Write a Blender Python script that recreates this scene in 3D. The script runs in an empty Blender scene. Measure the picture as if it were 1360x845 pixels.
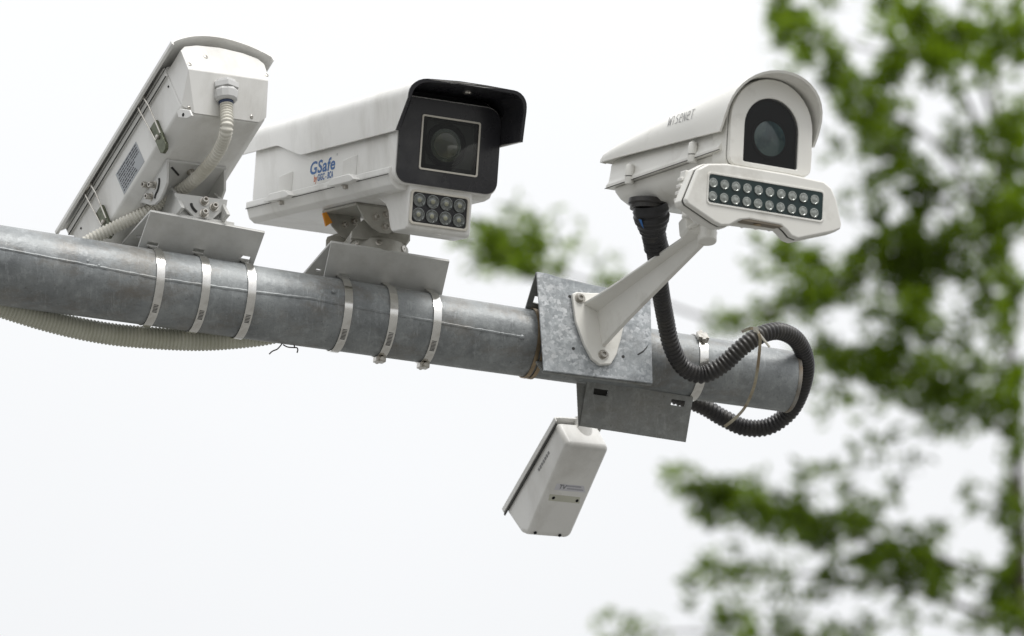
import bpy, bmesh, math, random
from mathutils import Vector, Matrix, noise

rad = math.radians
scene = bpy.context.scene
C = scene.collection

# ---------------------------------------------------------------- camera
ELEV, DIST, FPX = rad(25), 9.5, 8514.0            # pitch, metres to the rig, focal length in photo pixels (1360 wide)
LOC = Vector((0, 0, 1.6))
RX, UY = Vector((1, 0, 0)), Vector((0, -math.sin(ELEV), math.cos(ELEV)))
TO = Vector((0, -math.cos(ELEV), -math.sin(ELEV)))
cd = bpy.data.cameras.new('camera'); cam = bpy.data.objects.new('camera', cd); C.objects.link(cam)
cam.location = LOC; cam.rotation_euler = (rad(90) + ELEV, 0, 0)
cd.sensor_width = 36; cd.lens = 36 * FPX / 1360; cd.clip_start = .1; cd.clip_end = 4000
cd.dof.use_dof = True; cd.dof.focus_distance = 9.33; cd.dof.aperture_fstop = 6.8
scene.camera = cam

# ---------------------------------------------------------------- sky and sun (bright overcast)
SUN_EL, SUN_ROT = rad(58), rad(150)
world = bpy.data.worlds.new('World'); scene.world = world; world.use_nodes = True
nt = world.node_tree; nt.nodes.clear(); N = nt.nodes.new; L = nt.links.new
out = N('ShaderNodeOutputWorld'); add = N('ShaderNodeAddShader')
bg1 = N('ShaderNodeBackground'); bg2 = N('ShaderNodeBackground')
sky = N('ShaderNodeTexSky'); sky.sky_type = 'NISHITA'; sky.sun_disc = False
sky.sun_elevation = SUN_EL; sky.sun_rotation = SUN_ROT; sky.dust_density = 3.0; sky.air_density = 1.0
bg1.inputs['Strength'].default_value = 0.012
L(sky.outputs[0], bg1.inputs['Color'])
# cloud deck: the standard overcast sky, three times as bright overhead as at the horizon, with soft cloud mottling
tc = N('ShaderNodeTexCoord'); sx = N('ShaderNodeSeparateXYZ'); L(tc.outputs['Generated'], sx.inputs[0])
mr = N('ShaderNodeMapRange'); mr.inputs['From Min'].default_value = 0; mr.inputs['From Max'].default_value = 1
mr.inputs['To Min'].default_value = 1 / 3; mr.inputs['To Max'].default_value = 1.0
L(sx.outputs['Z'], mr.inputs['Value'])
nz = N('ShaderNodeTexNoise'); nz.inputs['Scale'].default_value = 7; nz.inputs['Detail'].default_value = 4
L(tc.outputs['Generated'], nz.inputs['Vector'])
m2 = N('ShaderNodeMapRange'); m2.inputs['To Min'].default_value = .955; m2.inputs['To Max'].default_value = 1.03
L(nz.outputs[0], m2.inputs['Value'])
mu = N('ShaderNodeMath'); mu.operation = 'MULTIPLY'; L(mr.outputs[0], mu.inputs[0]); L(m2.outputs[0], mu.inputs[1])
mu2 = N('ShaderNodeMath'); mu2.operation = 'MULTIPLY'; mu2.inputs[1].default_value = 1.55; L(mu.outputs[0], mu2.inputs[0])
bg2.inputs['Color'].default_value = (.992, .997, 1.0, 1); L(mu2.outputs[0], bg2.inputs['Strength'])
L(bg1.outputs[0], add.inputs[0]); L(bg2.outputs[0], add.inputs[1]); L(add.outputs[0], out.inputs[0])

sd = bpy.data.lights.new('sun', 'SUN'); sd.energy = 2.1; sd.angle = rad(22); sd.color = (1, .98, .95)
sun = bpy.data.objects.new('sun', sd); C.objects.link(sun)
# towards the sun: behind the photographer's right shoulder, high
sdir = Vector((.30, -.42, .86)).normalized()
sun.rotation_euler = sdir.to_track_quat('Z', 'Y').to_euler()
sky.sun_elevation = math.asin(sdir.z); sky.sun_rotation = math.atan2(sdir.x, sdir.y)

vs = scene.view_settings; vs.view_transform = 'Standard'; vs.look = 'None'; vs.gamma = 1; vs.exposure = 0.0
vs.use_curve_mapping = False
scene.render.engine = 'CYCLES'
scene.cycles.use_denoising = True
scene.cycles.max_bounces = 8; scene.cycles.transparent_max_bounces = 12

# ---------------------------------------------------------------- frames
K = 1 / 900                                         # one unit of the local frames, in metres


def W(v):                                           # view coordinates (right, up, towards) -> world
    return LOC - TO * (DIST - v[2]) + RX * v[0] + UY * v[1]


def V(px, py, t):
    d = DIST - t
    return W(((px - 680) * d / FPX, (422.5 - py) * d / FPX, t))


def vdir(v):
    return RX * v[0] + UY * v[1] + TO * v[2]


class Fr:                                           # local frame: s across, f forward, u up
    def __init__(self, O, S, F):
        self.F = F.normalized(); self.S = (S - self.F * S.dot(self.F)).normalized()
        self.U = self.S.cross(self.F)
        if self.U.z < 0: self.U = -self.U
        self.O = O; self.A = (self.S, self.F, self.U)

    def __call__(self, s, f, u):
        return self.O + (self.S * s + self.F * f + self.U * u) * K

    def loc(self, P):
        d = (P - self.O) / K
        return (d.dot(self.S), d.dot(self.F), d.dot(self.U))

    def tr(self, ax, val, pts, z=(0, 0, 1)):        # where a sight line meets the plane axis = val of this frame
        r = []
        n = self.A[ax]; o = self.O + n * val * K
        for p in pts:
            d = V(z[0] + p[0] / z[2], z[1] + p[1] / z[2], 0) - LOC
            r.append(LOC + d * ((o - LOC).dot(n) / d.dot(n)))
        return r

    def trl(self, ax, val, pts, z=(0, 0, 1)):
        return [self.loc(p) for p in self.tr(ax, val, pts, z)]


# ---------------------------------------------------------------- mesh helpers
class MB:
    def __init__(s): s.v = []; s.f = []; s.m = []; s.mi = 0

    def add(s, vs_, fs_):
        o = len(s.v); s.v += [Vector(v) for v in vs_]; s.f += [tuple(i + o for i in f) for f in fs_]; s.m += [s.mi] * len(fs_)

    def prism(s, pts, vec):
        n = len(pts); a = [Vector(p) for p in pts]; b = [p + vec for p in a]
        s.add(a + b, [tuple(range(n - 1, -1, -1)), tuple(range(n, 2 * n))] + [(i, (i + 1) % n, n + (i + 1) % n, n + i) for i in range(n)])

    def loft(s, rings, closed=True, cap=True):
        n = len(rings[0]); vs_ = [p for r in rings for p in r]; fs_ = []
        for i in range(len(rings) - 1):
            for j in range(n if closed else n - 1):
                k = (j + 1) % n
                fs_.append((i * n + j, i * n + k, (i + 1) * n + k, (i + 1) * n + j))
        if cap and closed:
            fs_.append(tuple(range(n - 1, -1, -1))); q = (len(rings) - 1) * n; fs_.append(tuple(range(q, q + n)))
        s.add(vs_, fs_)

    def box(s, fr, s0, s1, f0, f1, u0, u1):
        s.prism([fr(s0, f0, u0), fr(s1, f0, u0), fr(s1, f0, u1), fr(s0, f0, u1)], fr.F * (f1 - f0) * K)

    def cyl(s, p0, p1, r0, r1=None, n=20, cap=True):
        s.tube([p0, p1], [r0, r0 if r1 is None else r1], n, cap)

    def tube(s, path, rr, n=14, cap=True):
        if not isinstance(rr, (list, tuple)): rr = [rr] * len(path)
        t = (path[1] - path[0]).normalized()
        a = t.orthogonal().normalized(); rings = []
        for i, p in enumerate(path):
            if i == 0: tt = path[1] - path[0]
            elif i == len(path) - 1: tt = path[-1] - path[-2]
            else: tt = path[i + 1] - path[i - 1]
            if tt.length < 1e-9: tt = t
            tt = tt.normalized(); a = (a - tt * a.dot(tt)).normalized(); b = tt.cross(a)
            rings.append([p + (a * math.cos(6.28319 * j / n) + b * math.sin(6.28319 * j / n)) * rr[i] for j in range(n)])
        s.loft(rings, True, cap)

    def lathe(s, c, ax, prof, n=24):                # prof: (distance along ax, radius)
        ax = ax.normalized(); a = ax.orthogonal().normalized(); b = ax.cross(a)
        s.loft([[c + ax * d * K + (a * math.cos(6.28319 * j / n) + b * math.sin(6.28319 * j / n)) * max(r, .01) * K for j in range(n)] for d, r in prof])

    def hull(s, pts):
        bm = bmesh.new()
        for p in pts: bm.verts.new(p)
        bmesh.ops.convex_hull(bm, input=bm.verts)
        bmesh.ops.delete(bm, geom=[v for v in bm.verts if not v.link_faces], context='VERTS')
        bmesh.ops.dissolve_limit(bm, angle_limit=.03, verts=bm.verts, edges=bm.edges)
        bm.verts.index_update()
        s.add([v.co.copy() for v in bm.verts], [tuple(v.index for v in f.verts) for f in bm.faces]); bm.free()

    def build(s, name, mat, parent=None, base=None, bevel=0, seg=2, ang=35, recalc=True):
        base = base if base is not None else (parent['_b'] if parent is not None and '_b' in parent else (0, 0, 0))
        base = Vector(base)
        me = bpy.data.meshes.new(name); me.from_pydata([v - base for v in s.v], [], s.f); me.update()
        for p, m in zip(me.polygons, s.m): p.material_index = m
        if recalc:
            bm = bmesh.new(); bm.from_mesh(me); bmesh.ops.recalc_face_normals(bm, faces=bm.faces); bm.to_mesh(me); bm.free()
        me.shade_smooth(); me.set_sharp_from_angle(angle=rad(ang))
        for m in (mat if isinstance(mat, (list, tuple)) else [mat]): me.materials.append(m)
        o = bpy.data.objects.new(name, me); C.objects.link(o)
        if parent is not None: o.parent = parent; o['_b'] = list(base)
        else: o.location = base
        if bevel:
            b = o.modifiers.new('bevel', 'BEVEL'); b.width = bevel * K; b.segments = seg; b.limit_method = 'ANGLE'; b.angle_limit = rad(30)
            b.harden_normals = True
        return o


def thing(name, label, cat, loc, group=None):
    o = bpy.data.objects.new(name, None); C.objects.link(o); o.location = loc; o['label'] = label; o['category'] = cat
    o.empty_display_size = .02
    if group: o['group'] = group
    o['_b'] = list(loc)
    return o


def tag(o, label, cat, group=None):
    o['label'] = label; o['category'] = cat
    if group: o['group'] = group
    return o


def copy_tree(o, move, parent=None, label=None):
    c = o.copy(); C.objects.link(c)
    if parent is None: c.location = o.location + move
    else: c.parent = parent
    if label: c['label'] = label
    for ch in list(o.children): copy_tree(ch, move, c)
    return c


def rrect(s0, s1, u0, u1, r, n=5):                  # rounded rectangle, r = one radius or four (sw, se, ne, nw)
    if not isinstance(r, (list, tuple)): r = [r] * 4
    out_ = []
    for (cx, cy, a0), q in zip(((s0, u0, 180), (s1, u0, 270), (s1, u1, 0), (s0, u1, 90)), r):
        x = cx + q if cx == s0 else cx - q; y = cy + q if cy == u0 else cy - q
        for i in range(n + 1):
            a = rad(a0 + 90 * i / n); out_.append((x + q * math.cos(a), y + q * math.sin(a)))
    return out_


def spline(pts, step):
    p = [pts[0] * 2 - pts[1]] + list(pts) + [pts[-1] * 2 - pts[-2]]; dense = []
    for i in range(1, len(p) - 2):
        for k in range(40):
            t = k / 40; a, b, c, d = p[i - 1], p[i], p[i + 1], p[i + 2]
            dense.append(.5 * ((2 * b) + (c - a) * t + (2 * a - 5 * b + 4 * c - d) * t * t + (3 * b - a - 3 * c + d) * t ** 3))
    dense.append(p[-2]); o = [dense[0]]; acc = 0
    for a, b in zip(dense, dense[1:]):
        l = (b - a).length
        while l > 0 and acc + l >= step:
            a = a + (b - a) * ((step - acc) / l); l = (b - a).length; acc = 0; o.append(a)
        acc += l
    return o


def corrugated(mb, pts, r, pitch, depth=.1, n=18, jit=0):
    path = spline(pts, pitch / 6); rr = []
    for i in range(len(path)):
        ph = (i % 6) / 6
        rr.append(r * (1 - depth * (.5 + .5 * math.cos(6.283 * ph)) ** 1.5) * (1 + jit * noise.noise(Vector((i * .07, 3, 1)))))
    mb.tube(path, rr, n)


def text(s, x, y, n, org, width, height, parent, mat, name='lettering', bold=0, thick=.25, shear=0):
    cu = bpy.data.curves.new('t', 'FONT'); cu.body = s; cu.size = 1; cu.offset = bold; cu.shear = shear; cu.resolution_u = 4; cu.space_character = 1.0 + 2.2 * bold
    ob = bpy.data.objects.new('t', cu); C.objects.link(ob)
    dg = bpy.context.evaluated_depsgraph_get(); me = bpy.data.meshes.new_from_object(ob.evaluated_get(dg))
    bpy.data.objects.remove(ob)
    xs = [v.co.x for v in me.vertices]; ys = [v.co.y for v in me.vertices]
    x0, x1, y1 = min(xs), max(xs), max(ys)
    base = Vector(parent['_b'])
    for v in me.vertices:
        q = org + x * ((v.co.x - x0) / (x1 - x0) * width * K) + y * (v.co.y / y1 * height * K) + n * thick * K
        v.co = q - base
    me.materials.clear(); me.materials.append(mat); me.name = name
    o = bpy.data.objects.new(name, me); C.objects.link(o); o.parent = parent; o['_b'] = list(base)
    return o


def bolt(c, ax, r, h, parent, mat, hexhead=False, name='bolt'):
    m = MB(); ax = ax.normalized()
    m.lathe(c, ax, [(0, r * 1.45), (h * .12, r * 1.45), (h * .13, r), (h * .85, r), (h, r * .86), (h, r * .52), (h * .5, r * .5)], 6 if hexhead else 16)
    return m.build(name, mat, parent, ang=30)


def screw(c, ax, r, parent, mat):
    m = MB(); m.lathe(c, ax, [(-.5, r), (.4, r), (.9, r * .7), (.9, r * .35), (.3, r * .3)], 14)
    return m.build('screw', mat, parent, ang=30)


# ---------------------------------------------------------------- materials
def mat(name, col, rough=.5, metal=0.0, var=.08, scale=30, bump=0.0, bscale=400, spec=.5, dirt_or_glint=None, dirt_or_glint_amt=0, dscale=6, coat=0, dthresh=(.5, .7), streak=None):
    m = bpy.data.materials.new(name); m.use_nodes = True; t = m.node_tree; b = t.nodes['Principled BSDF']; n = t.nodes.new; l = t.links.new
    tc = n('ShaderNodeTexCoord'); no = n('ShaderNodeTexNoise'); no.inputs['Scale'].default_value = scale; no.inputs['Detail'].default_value = 6
    l(tc.outputs['Object'], no.inputs['Vector'])
    mp = n('ShaderNodeMapRange'); mp.inputs['From Min'].default_value = .3; mp.inputs['From Max'].default_value = .7
    mp.inputs['To Min'].default_value = 1 - var; mp.inputs['To Max'].default_value = 1 + var; l(no.outputs[0], mp.inputs['Value'])
    sc = n('ShaderNodeVectorMath'); sc.operation = 'SCALE'; sc.inputs[0].default_value = col[:3]; l(mp.outputs[0], sc.inputs['Scale'])
    last = sc.outputs[0]
    if dirt_or_glint:
        n2 = n('ShaderNodeTexNoise'); n2.inputs['Scale'].default_value = dscale; n2.inputs['Detail'].default_value = 8; n2.inputs['Roughness'].default_value = .65
        if streak:
            mpp = n('ShaderNodeMapping'); mpp.inputs['Scale'].default_value = streak; l(tc.outputs['Object'], mpp.inputs[0]); l(mpp.outputs[0], n2.inputs['Vector'])
        else: l(tc.outputs['Object'], n2.inputs['Vector'])
        m3 = n('ShaderNodeMapRange'); m3.inputs['From Min'].default_value = dthresh[0]; m3.inputs['From Max'].default_value = dthresh[1]
        m3.inputs['To Max'].default_value = dirt_or_glint_amt; l(n2.outputs[0], m3.inputs['Value'])
        mx = n('ShaderNodeMix'); mx.data_type = 'RGBA'; l(m3.outputs[0], mx.inputs[0]); l(last, mx.inputs[6]); mx.inputs[7].default_value = (*dirt_or_glint, 1); last = mx.outputs[2]
    l(last, b.inputs['Base Color'])
    mr_ = n('ShaderNodeMapRange'); mr_.inputs['To Min'].default_value = max(0, rough - .1); mr_.inputs['To Max'].default_value = rough + .1
    l(no.outputs[0], mr_.inputs['Value']); l(mr_.outputs[0], b.inputs['Roughness'])
    b.inputs['Metallic'].default_value = metal; b.inputs['Specular IOR Level'].default_value = spec; b.inputs['Coat Weight'].default_value = coat
    if bump:
        n3 = n('ShaderNodeTexNoise'); n3.inputs['Scale'].default_value = bscale; n3.inputs['Detail'].default_value = 3; l(tc.outputs['Object'], n3.inputs['Vector'])
        bp = n('ShaderNodeBump'); bp.inputs['Strength'].default_value = bump; bp.inputs['Distance'].default_value = .001
        l(n3.outputs[0], bp.inputs['Height']); l(bp.outputs[0], b.inputs['Normal'])
    return m


WHITE = mat('white_powder_coat', (.80, .795, .77), .36, var=.035, scale=12, bump=.1, bscale=900, dirt_or_glint=(.36, .34, .29), dirt_or_glint_amt=.6, dscale=11, dthresh=(.48, .82), streak=(1, 1, .35))
WHITE2 = mat('ivory_enamel', (.79, .78, .735), .33, var=.03, scale=10, bump=.06, bscale=1200, dirt_or_glint=(.28, .25, .19), dirt_or_glint_amt=.5, dscale=14, dthresh=(.55, .85))
GREYP = mat('grey_powder_coat', (.62, .62, .60), .45, var=.05, scale=14, bump=.1, bscale=900, dirt_or_glint=(.22, .21, .17), dirt_or_glint_amt=.5, dscale=12, dthresh=(.5, .8))
CASTM = mat('cast_mount', (.42, .41, .37), .42, metal=.25, var=.08, scale=25, bump=.15, bscale=700, dirt_or_glint=(.12, .11, .08), dirt_or_glint_amt=.6, dscale=18, dthresh=(.48, .75))
BLACK = mat('black_gloss', (.022, .022, .026), .28, var=.15, scale=20, dirt_or_glint=(.09, .09, .085), dirt_or_glint_amt=.5, dscale=10, dthresh=(.55, .8))
BLACKM = mat('black_matt', (.012, .012, .014), .65, var=.2, spec=.2)
RUBBER = mat('black_corrugated', (.024, .023, .024), .4, var=.25, scale=25, dirt_or_glint=(.10, .09, .07), dirt_or_glint_amt=.45, dscale=22, dthresh=(.45, .75))
TAPE = mat('black_tape', (.02, .02, .022), .38, var=.3, scale=60, bump=.5, bscale=250)
IVORY = mat('ivory_conduit', (.68, .66, .59), .5, var=.06, scale=20, dirt_or_glint=(.3, .27, .18), dirt_or_glint_amt=.4, dscale=12)
IVORY2 = mat('aged_conduit', (.58, .58, .49), .5, var=.08, scale=12, dirt_or_glint=(.36, .35, .24), dirt_or_glint_amt=.45, dscale=8)
STEEL = mat('stainless_band', (.80, .79, .76), .16, metal=1, var=.06, scale=60, dirt_or_glint=(.25, .18, .12), dirt_or_glint_amt=.5, dscale=40, dthresh=(.5, .8))
BOLTM = mat('bolt_steel', (.52, .50, .46), .3, metal=.9, var=.1, scale=200, dirt_or_glint=(.2, .15, .1), dirt_or_glint_amt=.5, dscale=150)
DARKM = mat('dark_cavity', (.03, .03, .03), .7)
LINE = mat('gasket_line', (.05, .05, .045), .8)
TRIM = mat('pale_trim', (.62, .59, .52), .4)
BLUE = mat('blue_ink', (.03, .13, .36), .5, var=.1); RED = mat('orange_ink', (.62, .18, .08), .5); GREYI = mat('grey_ink', (.22, .22, .22), .5)
ORANGE = mat('orange_sticker', (.80, .32, .03), .5); PAPER = mat('grey_label', (.40, .42, .44), .45, var=.05); INK = mat('label_ink', (.07, .07, .08), .6)
LEDG = mat('led_lens', (.15, .16, .155), .15, var=.3, scale=300, metal=.5, coat=.8)
LED3 = mat('led_lens_pale', (.29, .31, .29), .22, var=.35, scale=300, metal=.3, coat=.6)
LEDC = mat('led_core', (.30, .30, .22), .3, var=.1)
LEDB = mat('led_board', (.012, .028, .028), .3, var=.3)
LATCH = mat('latch_plate', (.13, .14, .10), .3, metal=.85, var=.3, scale=120)  # greenish base colour stands in for greenery reflected in the zinc plate
RUSTW = mat('rusty_wire', (.34, .26, .17), .45, metal=.7, var=.3, scale=80)


def galv(name, base, dark, rust, rust_amt, spangle=.0, sscale=90, rough=.42):
    m = bpy.data.materials.new(name); m.use_nodes = True; t = m.node_tree; b = t.nodes['Principled BSDF']; n = t.nodes.new; l = t.links.new
    tc = n('ShaderNodeTexCoord')

    def ns(scale, det=8, ro=.6, mp=None):
        x = n('ShaderNodeTexNoise'); x.inputs['Scale'].default_value = scale; x.inputs['Detail'].default_value = det; x.inputs['Roughness'].default_value = ro
        if mp:
            q = n('ShaderNodeMapping'); q.inputs['Scale'].default_value = mp; l(tc.outputs['Object'], q.inputs[0]); l(q.outputs[0], x.inputs['Vector'])
        else: l(tc.outputs['Object'], x.inputs['Vector'])
        return x

    def ramp(src, a, b_, lo=0, hi=1):
        r = n('ShaderNodeMapRange'); r.inputs['From Min'].default_value = a; r.inputs['From Max'].default_value = b_; r.inputs['To Min'].default_value = lo; r.inputs['To Max'].default_value = hi
        l(src, r.inputs['Value']); return r.outputs[0]

    def mix(fac, a, b_):
        x = n('ShaderNodeMix'); x.data_type = 'RGBA'; l(fac, x.inputs[0])
        for i, c in ((6, a), (7, b_)):
            if isinstance(c, tuple): x.inputs[i].default_value = (*c, 1)
            else: l(c, x.inputs[i])
        return x.outputs[2]
    n1 = ns(9, 12, .75); c = mix(ramp(n1.outputs[0], .35, .65), dark, base)
    n4 = ns(70, 6, .7); c = mix(ramp(n4.outputs[0], .52, .8, 0, .55), c, tuple(x * 1.5 for x in base))
    n5 = ns(160, 4, .7); c = mix(ramp(n5.outputs[0], .60, .78, 0, .75), c, tuple(x * .35 for x in dark))
    if spangle:
        v = n('ShaderNodeTexVoronoi'); v.inputs['Scale'].default_value = sscale
        wn_ = ns(60, 3); vm = n('ShaderNodeVectorMath'); vm.operation = 'SCALE'; vm.inputs['Scale'].default_value = .012; l(wn_.outputs['Color'], vm.inputs[0])
        va = n('ShaderNodeVectorMath'); va.operation = 'ADD'; l(vm.outputs[0], va.inputs[0]); l(tc.outputs['Object'], va.inputs[1]); l(va.outputs[0], v.inputs['Vector'])
        dst = n('ShaderNodeTexNoise'); sep = n('ShaderNodeSeparateColor'); l(v.outputs['Color'], sep.inputs[0])
        mm = n('ShaderNodeMath'); mm.operation = 'MULTIPLY'; l(ramp(sep.outputs[0], .35, 1, 0, spangle), mm.inputs[0]); l(ramp(ns(7, 4).outputs[0], .4, .62), mm.inputs[1])
        c = mix(mm.outputs[0], c, (.80, .82, .84))
    n2 = ns(13, 9, .75, (.6, 1, 1)); c = mix(ramp(n2.outputs[0], .5, .72, 0, rust_amt), c, rust)
    n7 = ns(30, 8, .8, (5, 1, .8)); c = mix(ramp(n7.outputs[0], .55, .72, 0, .5), c, tuple(x * 1.55 for x in base))
    n6 = ns(420, 3, .6); c = mix(ramp(n6.outputs[0], .5, .75, 0, .35), c, dark)
    l(c, b.inputs['Base Color']); b.inputs['Metallic'].default_value = .18
    l(ramp(n1.outputs[0], .3, .7, rough - .1, rough + .15), b.inputs['Roughness'])
    bp = n('ShaderNodeBump'); bp.inputs['Strength'].default_value = .55; bp.inputs['Distance'].default_value = .0016
    l(n4.outputs[0], bp.inputs['Height']); l(bp.outputs[0], b.inputs['Normal'])
    return m


GALV = galv('galvanised_pole', (.35, .37, .375), (.17, .182, .188), (.16, .12, .075), .65)
GALVB = galv('spangled_zinc', (.40, .425, .44), (.25, .27, .285), (.2, .15, .1), .2, spangle=.95, sscale=210, rough=.34)
GALVD = galv('weathered_zinc', (.32, .33, .325), (.185, .19, .18), (.13, .10, .05), .4, rough=.5)


def glassy(name, tint=(.9, .95, .95), mixf=.12, rough=.02):
    m = bpy.data.materials.new(name); m.use_nodes = True; t = m.node_tree; t.nodes.clear(); n = t.nodes.new; l = t.links.new
    o = n('ShaderNodeOutputMaterial'); tr = n('ShaderNodeBsdfTransparent'); gl = n('ShaderNodeBsdfGlossy'); mx = n('ShaderNodeMixShader')
    tr.inputs[0].default_value = (*tint, 1); gl.inputs['Roughness'].default_value = rough
    fr = n('ShaderNodeFresnel'); fr.inputs[0].default_value = 1.5; ad = n('ShaderNodeMath'); ad.operation = 'ADD'; ad.inputs[1].default_value = mixf - .04
    l(fr.outputs[0], ad.inputs[0]); l(ad.outputs[0], mx.inputs[0]); l(tr.outputs[0], mx.inputs[1]); l(gl.outputs[0], mx.inputs[2]); l(mx.outputs[0], o.inputs[0])
    return m


GLASS3 = glassy('clear_window_glass', tint=(.92, .95, .95), mixf=.03)
GLASS = glassy('window_glass', tint=(.62, .66, .64), mixf=.03)
LENS = mat('coated_lens', (.012, .019, .008), .1, var=.5, scale=25, coat=.8, dirt_or_glint=(.06, .06, .02), dirt_or_glint_amt=.6, dscale=30)  # olive patches are lens reflections painted into the colour
LENS3 = mat('coated_lens_blue', (.05, .10, .11), .1, var=.5, scale=40, coat=.8, dirt_or_glint=(.10, .16, .15), dirt_or_glint_amt=.9, dscale=38, dthresh=(.46, .56))  # teal mottling paints the reflections of this lens into its colour

# ---------------------------------------------------------------- ground
g = MB(); R_ = 3000
g.add([(-R_, -R_, 0), (R_, -R_, 0), (R_, R_, 0), (-R_, R_, 0)], [(0, 1, 2, 3)])
GR = mat('worn_paving', (.15, .148, .14), .8, var=.12, scale=.8, dirt_or_glint=(.12, .12, .11), dirt_or_glint_amt=.5, dscale=.25)
ground = g.build('ground', GR, recalc=False); ground['kind'] = 'structure'

# ---------------------------------------------------------------- mast arm


def ct(x): return -.306 * (x - 680) / 900
def cy(x): return 352.5 + .1474 * x


PA, PB = V(-60, cy(-60), ct(-60)), V(1051, cy(1051), ct(1051))
UPW = Vector((0, 0, 1))
AX = (PB - PA).normalized()
HF = UPW.cross(AX); HF = -HF if HF.dot(TO) < 0 else HF
HF = HF.normalized()
P = Fr(PA + (PB - PA) * (740 / 1111), AX, HF)      # s along the arm, f level towards the photographer, u up
if P.U.z < 0: P.U = -P.U
SA, SB = P.loc(PA)[0], P.loc(PB)[0]
LEN = SB - SA


def prad(s):                                        # arm radius in local units: it tapers to the tip
    k = (s - SA) / LEN; return 52.6 - 10.9 * k


root = thing('mast_arm', 'long tapering galvanised steel arm that carries all the cameras, streaked with rust', 'pole', P(SA - 2600, 0, 0) * 1)
mb = MB(); n = 64; rings = []
ss = [SA - 2600 + i * 40 for i in range(int((SB - SA + 2600) / 40))] + [SB - 3, SB]
for s_ in ss:
    r = prad(s_) - (1.2 if s_ == SB else 0); rg = []
    for j in range(n):
        a = 2 * math.pi * j / n
        rr = r * (1 + .006 * noise.noise(Vector((s_ * .01, math.cos(a) * 2, math.sin(a) * 2))))
        rg.append(P(s_, rr * math.cos(a), rr * math.sin(a)))
    rings.append(rg)
# open end: turn inside
for s_, d in ((SB, 5), (SB - 60, 5.5)):
    rings.append([P(s_, (prad(s_) - d) * math.cos(2 * math.pi * j / n), (prad(s_) - d) * math.sin(2 * math.pi * j / n)) for j in range(n)])
mb.loft(rings)
mb.build('tube', GALV, root, ang=50)
mb = MB(); mb.loft([[P(SB + d_, (prad(SB) + e_) * math.cos(2 * math.pi * j / n), (prad(SB) + e_) * math.sin(2 * math.pi * j / n)) for j in range(n)] for d_, e_ in ((-5, -.8), (-5, .5), (-1, .7), (.6, -.4), (.6, -4), (-5, -4))], True, False)
mb.build('rusty_rim', mat('rusty_edge', (.20, .15, .10), .6, metal=.2, var=.4, scale=40, dirt_or_glint=(.33, .34, .33), dirt_or_glint_amt=.8, dscale=25, dthresh=(.4, .6)), root, ang=50)
# weld seam along the front
mb = MB(); seam = [(-200, 300), (-100, 317), (0, 333), (100, 352), (200, 371), (300, 385), (400, 397), (528, 421), (600, 434), (682, 448)]
pts = []
for x, y in seam:
    dy = cy(x) - y; s0 = P.loc(V(x, cy(x), ct(x)))[0]; r = prad(s0) * 1.0
    a = math.asin(max(-1, min(1, dy / r))) - math.atan2(.40, .906)
    pts.append((s0, a))
path = []; rr = []
for i in range(len(pts) - 1):
    for k in range(24):
        t = k / 24; s0 = pts[i][0] * (1 - t) + pts[i + 1][0] * t; a = pts[i][1] * (1 - t) + pts[i + 1][1] * t + .012 * noise.noise(Vector((s0 * .06, 0, 0)))
        path.append(P(s0, (prad(s0) - 1.6) * math.cos(a), (prad(s0) - 1.6) * math.sin(a)))
        rr.append((2.6 + .7 * noise.noise(Vector((s0 * .11, 5, 0)))) * K)
mb.tube(path, rr, 8)
mb.lathe(path[-1], HF, [(-1, 4.5), (1.5, 4.2), (3, 2.6), (3.4, .5)], 12)
s0 = P.loc(V(100, 350, ct(100)))[0]
for dx, da in ((-70, .05), (5, .1), (20, .02), (340, .3)):
    a = pts[3][1] + da; mb.lathe(P(s0 + dx, (prad(s0) - 1) * math.cos(a), (prad(s0) - 1) * math.sin(a)), P(0, math.cos(a), math.sin(a)) - P(0, 0, 0), [(-.5, 3), (1, 2.6), (1.8, .8)], 8)
mb.build('weld_seam', GALV, root)
# upright post far to the left, outside the picture
mb = MB(); s_ = SA - 2650; top = P(s_, 0, 110)
bt = Vector((top.x, top.y, .3))
mb.tube([bt, top], [.13, .085], 32)
mb.build('post', GALV, root, ang=50)
mb = MB(); mb.tube([bt - Vector((0, 0, .3)), bt], [.2, .2], 4); mb.build('base_plate', GALVD, root)
mb = MB(); mb.tube([P(s_ + 40, 0, 0), P(s_ + 118, 0, 0)], [.085, .085], 32); mb.build('arm_collar', GALVD, root)


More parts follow.
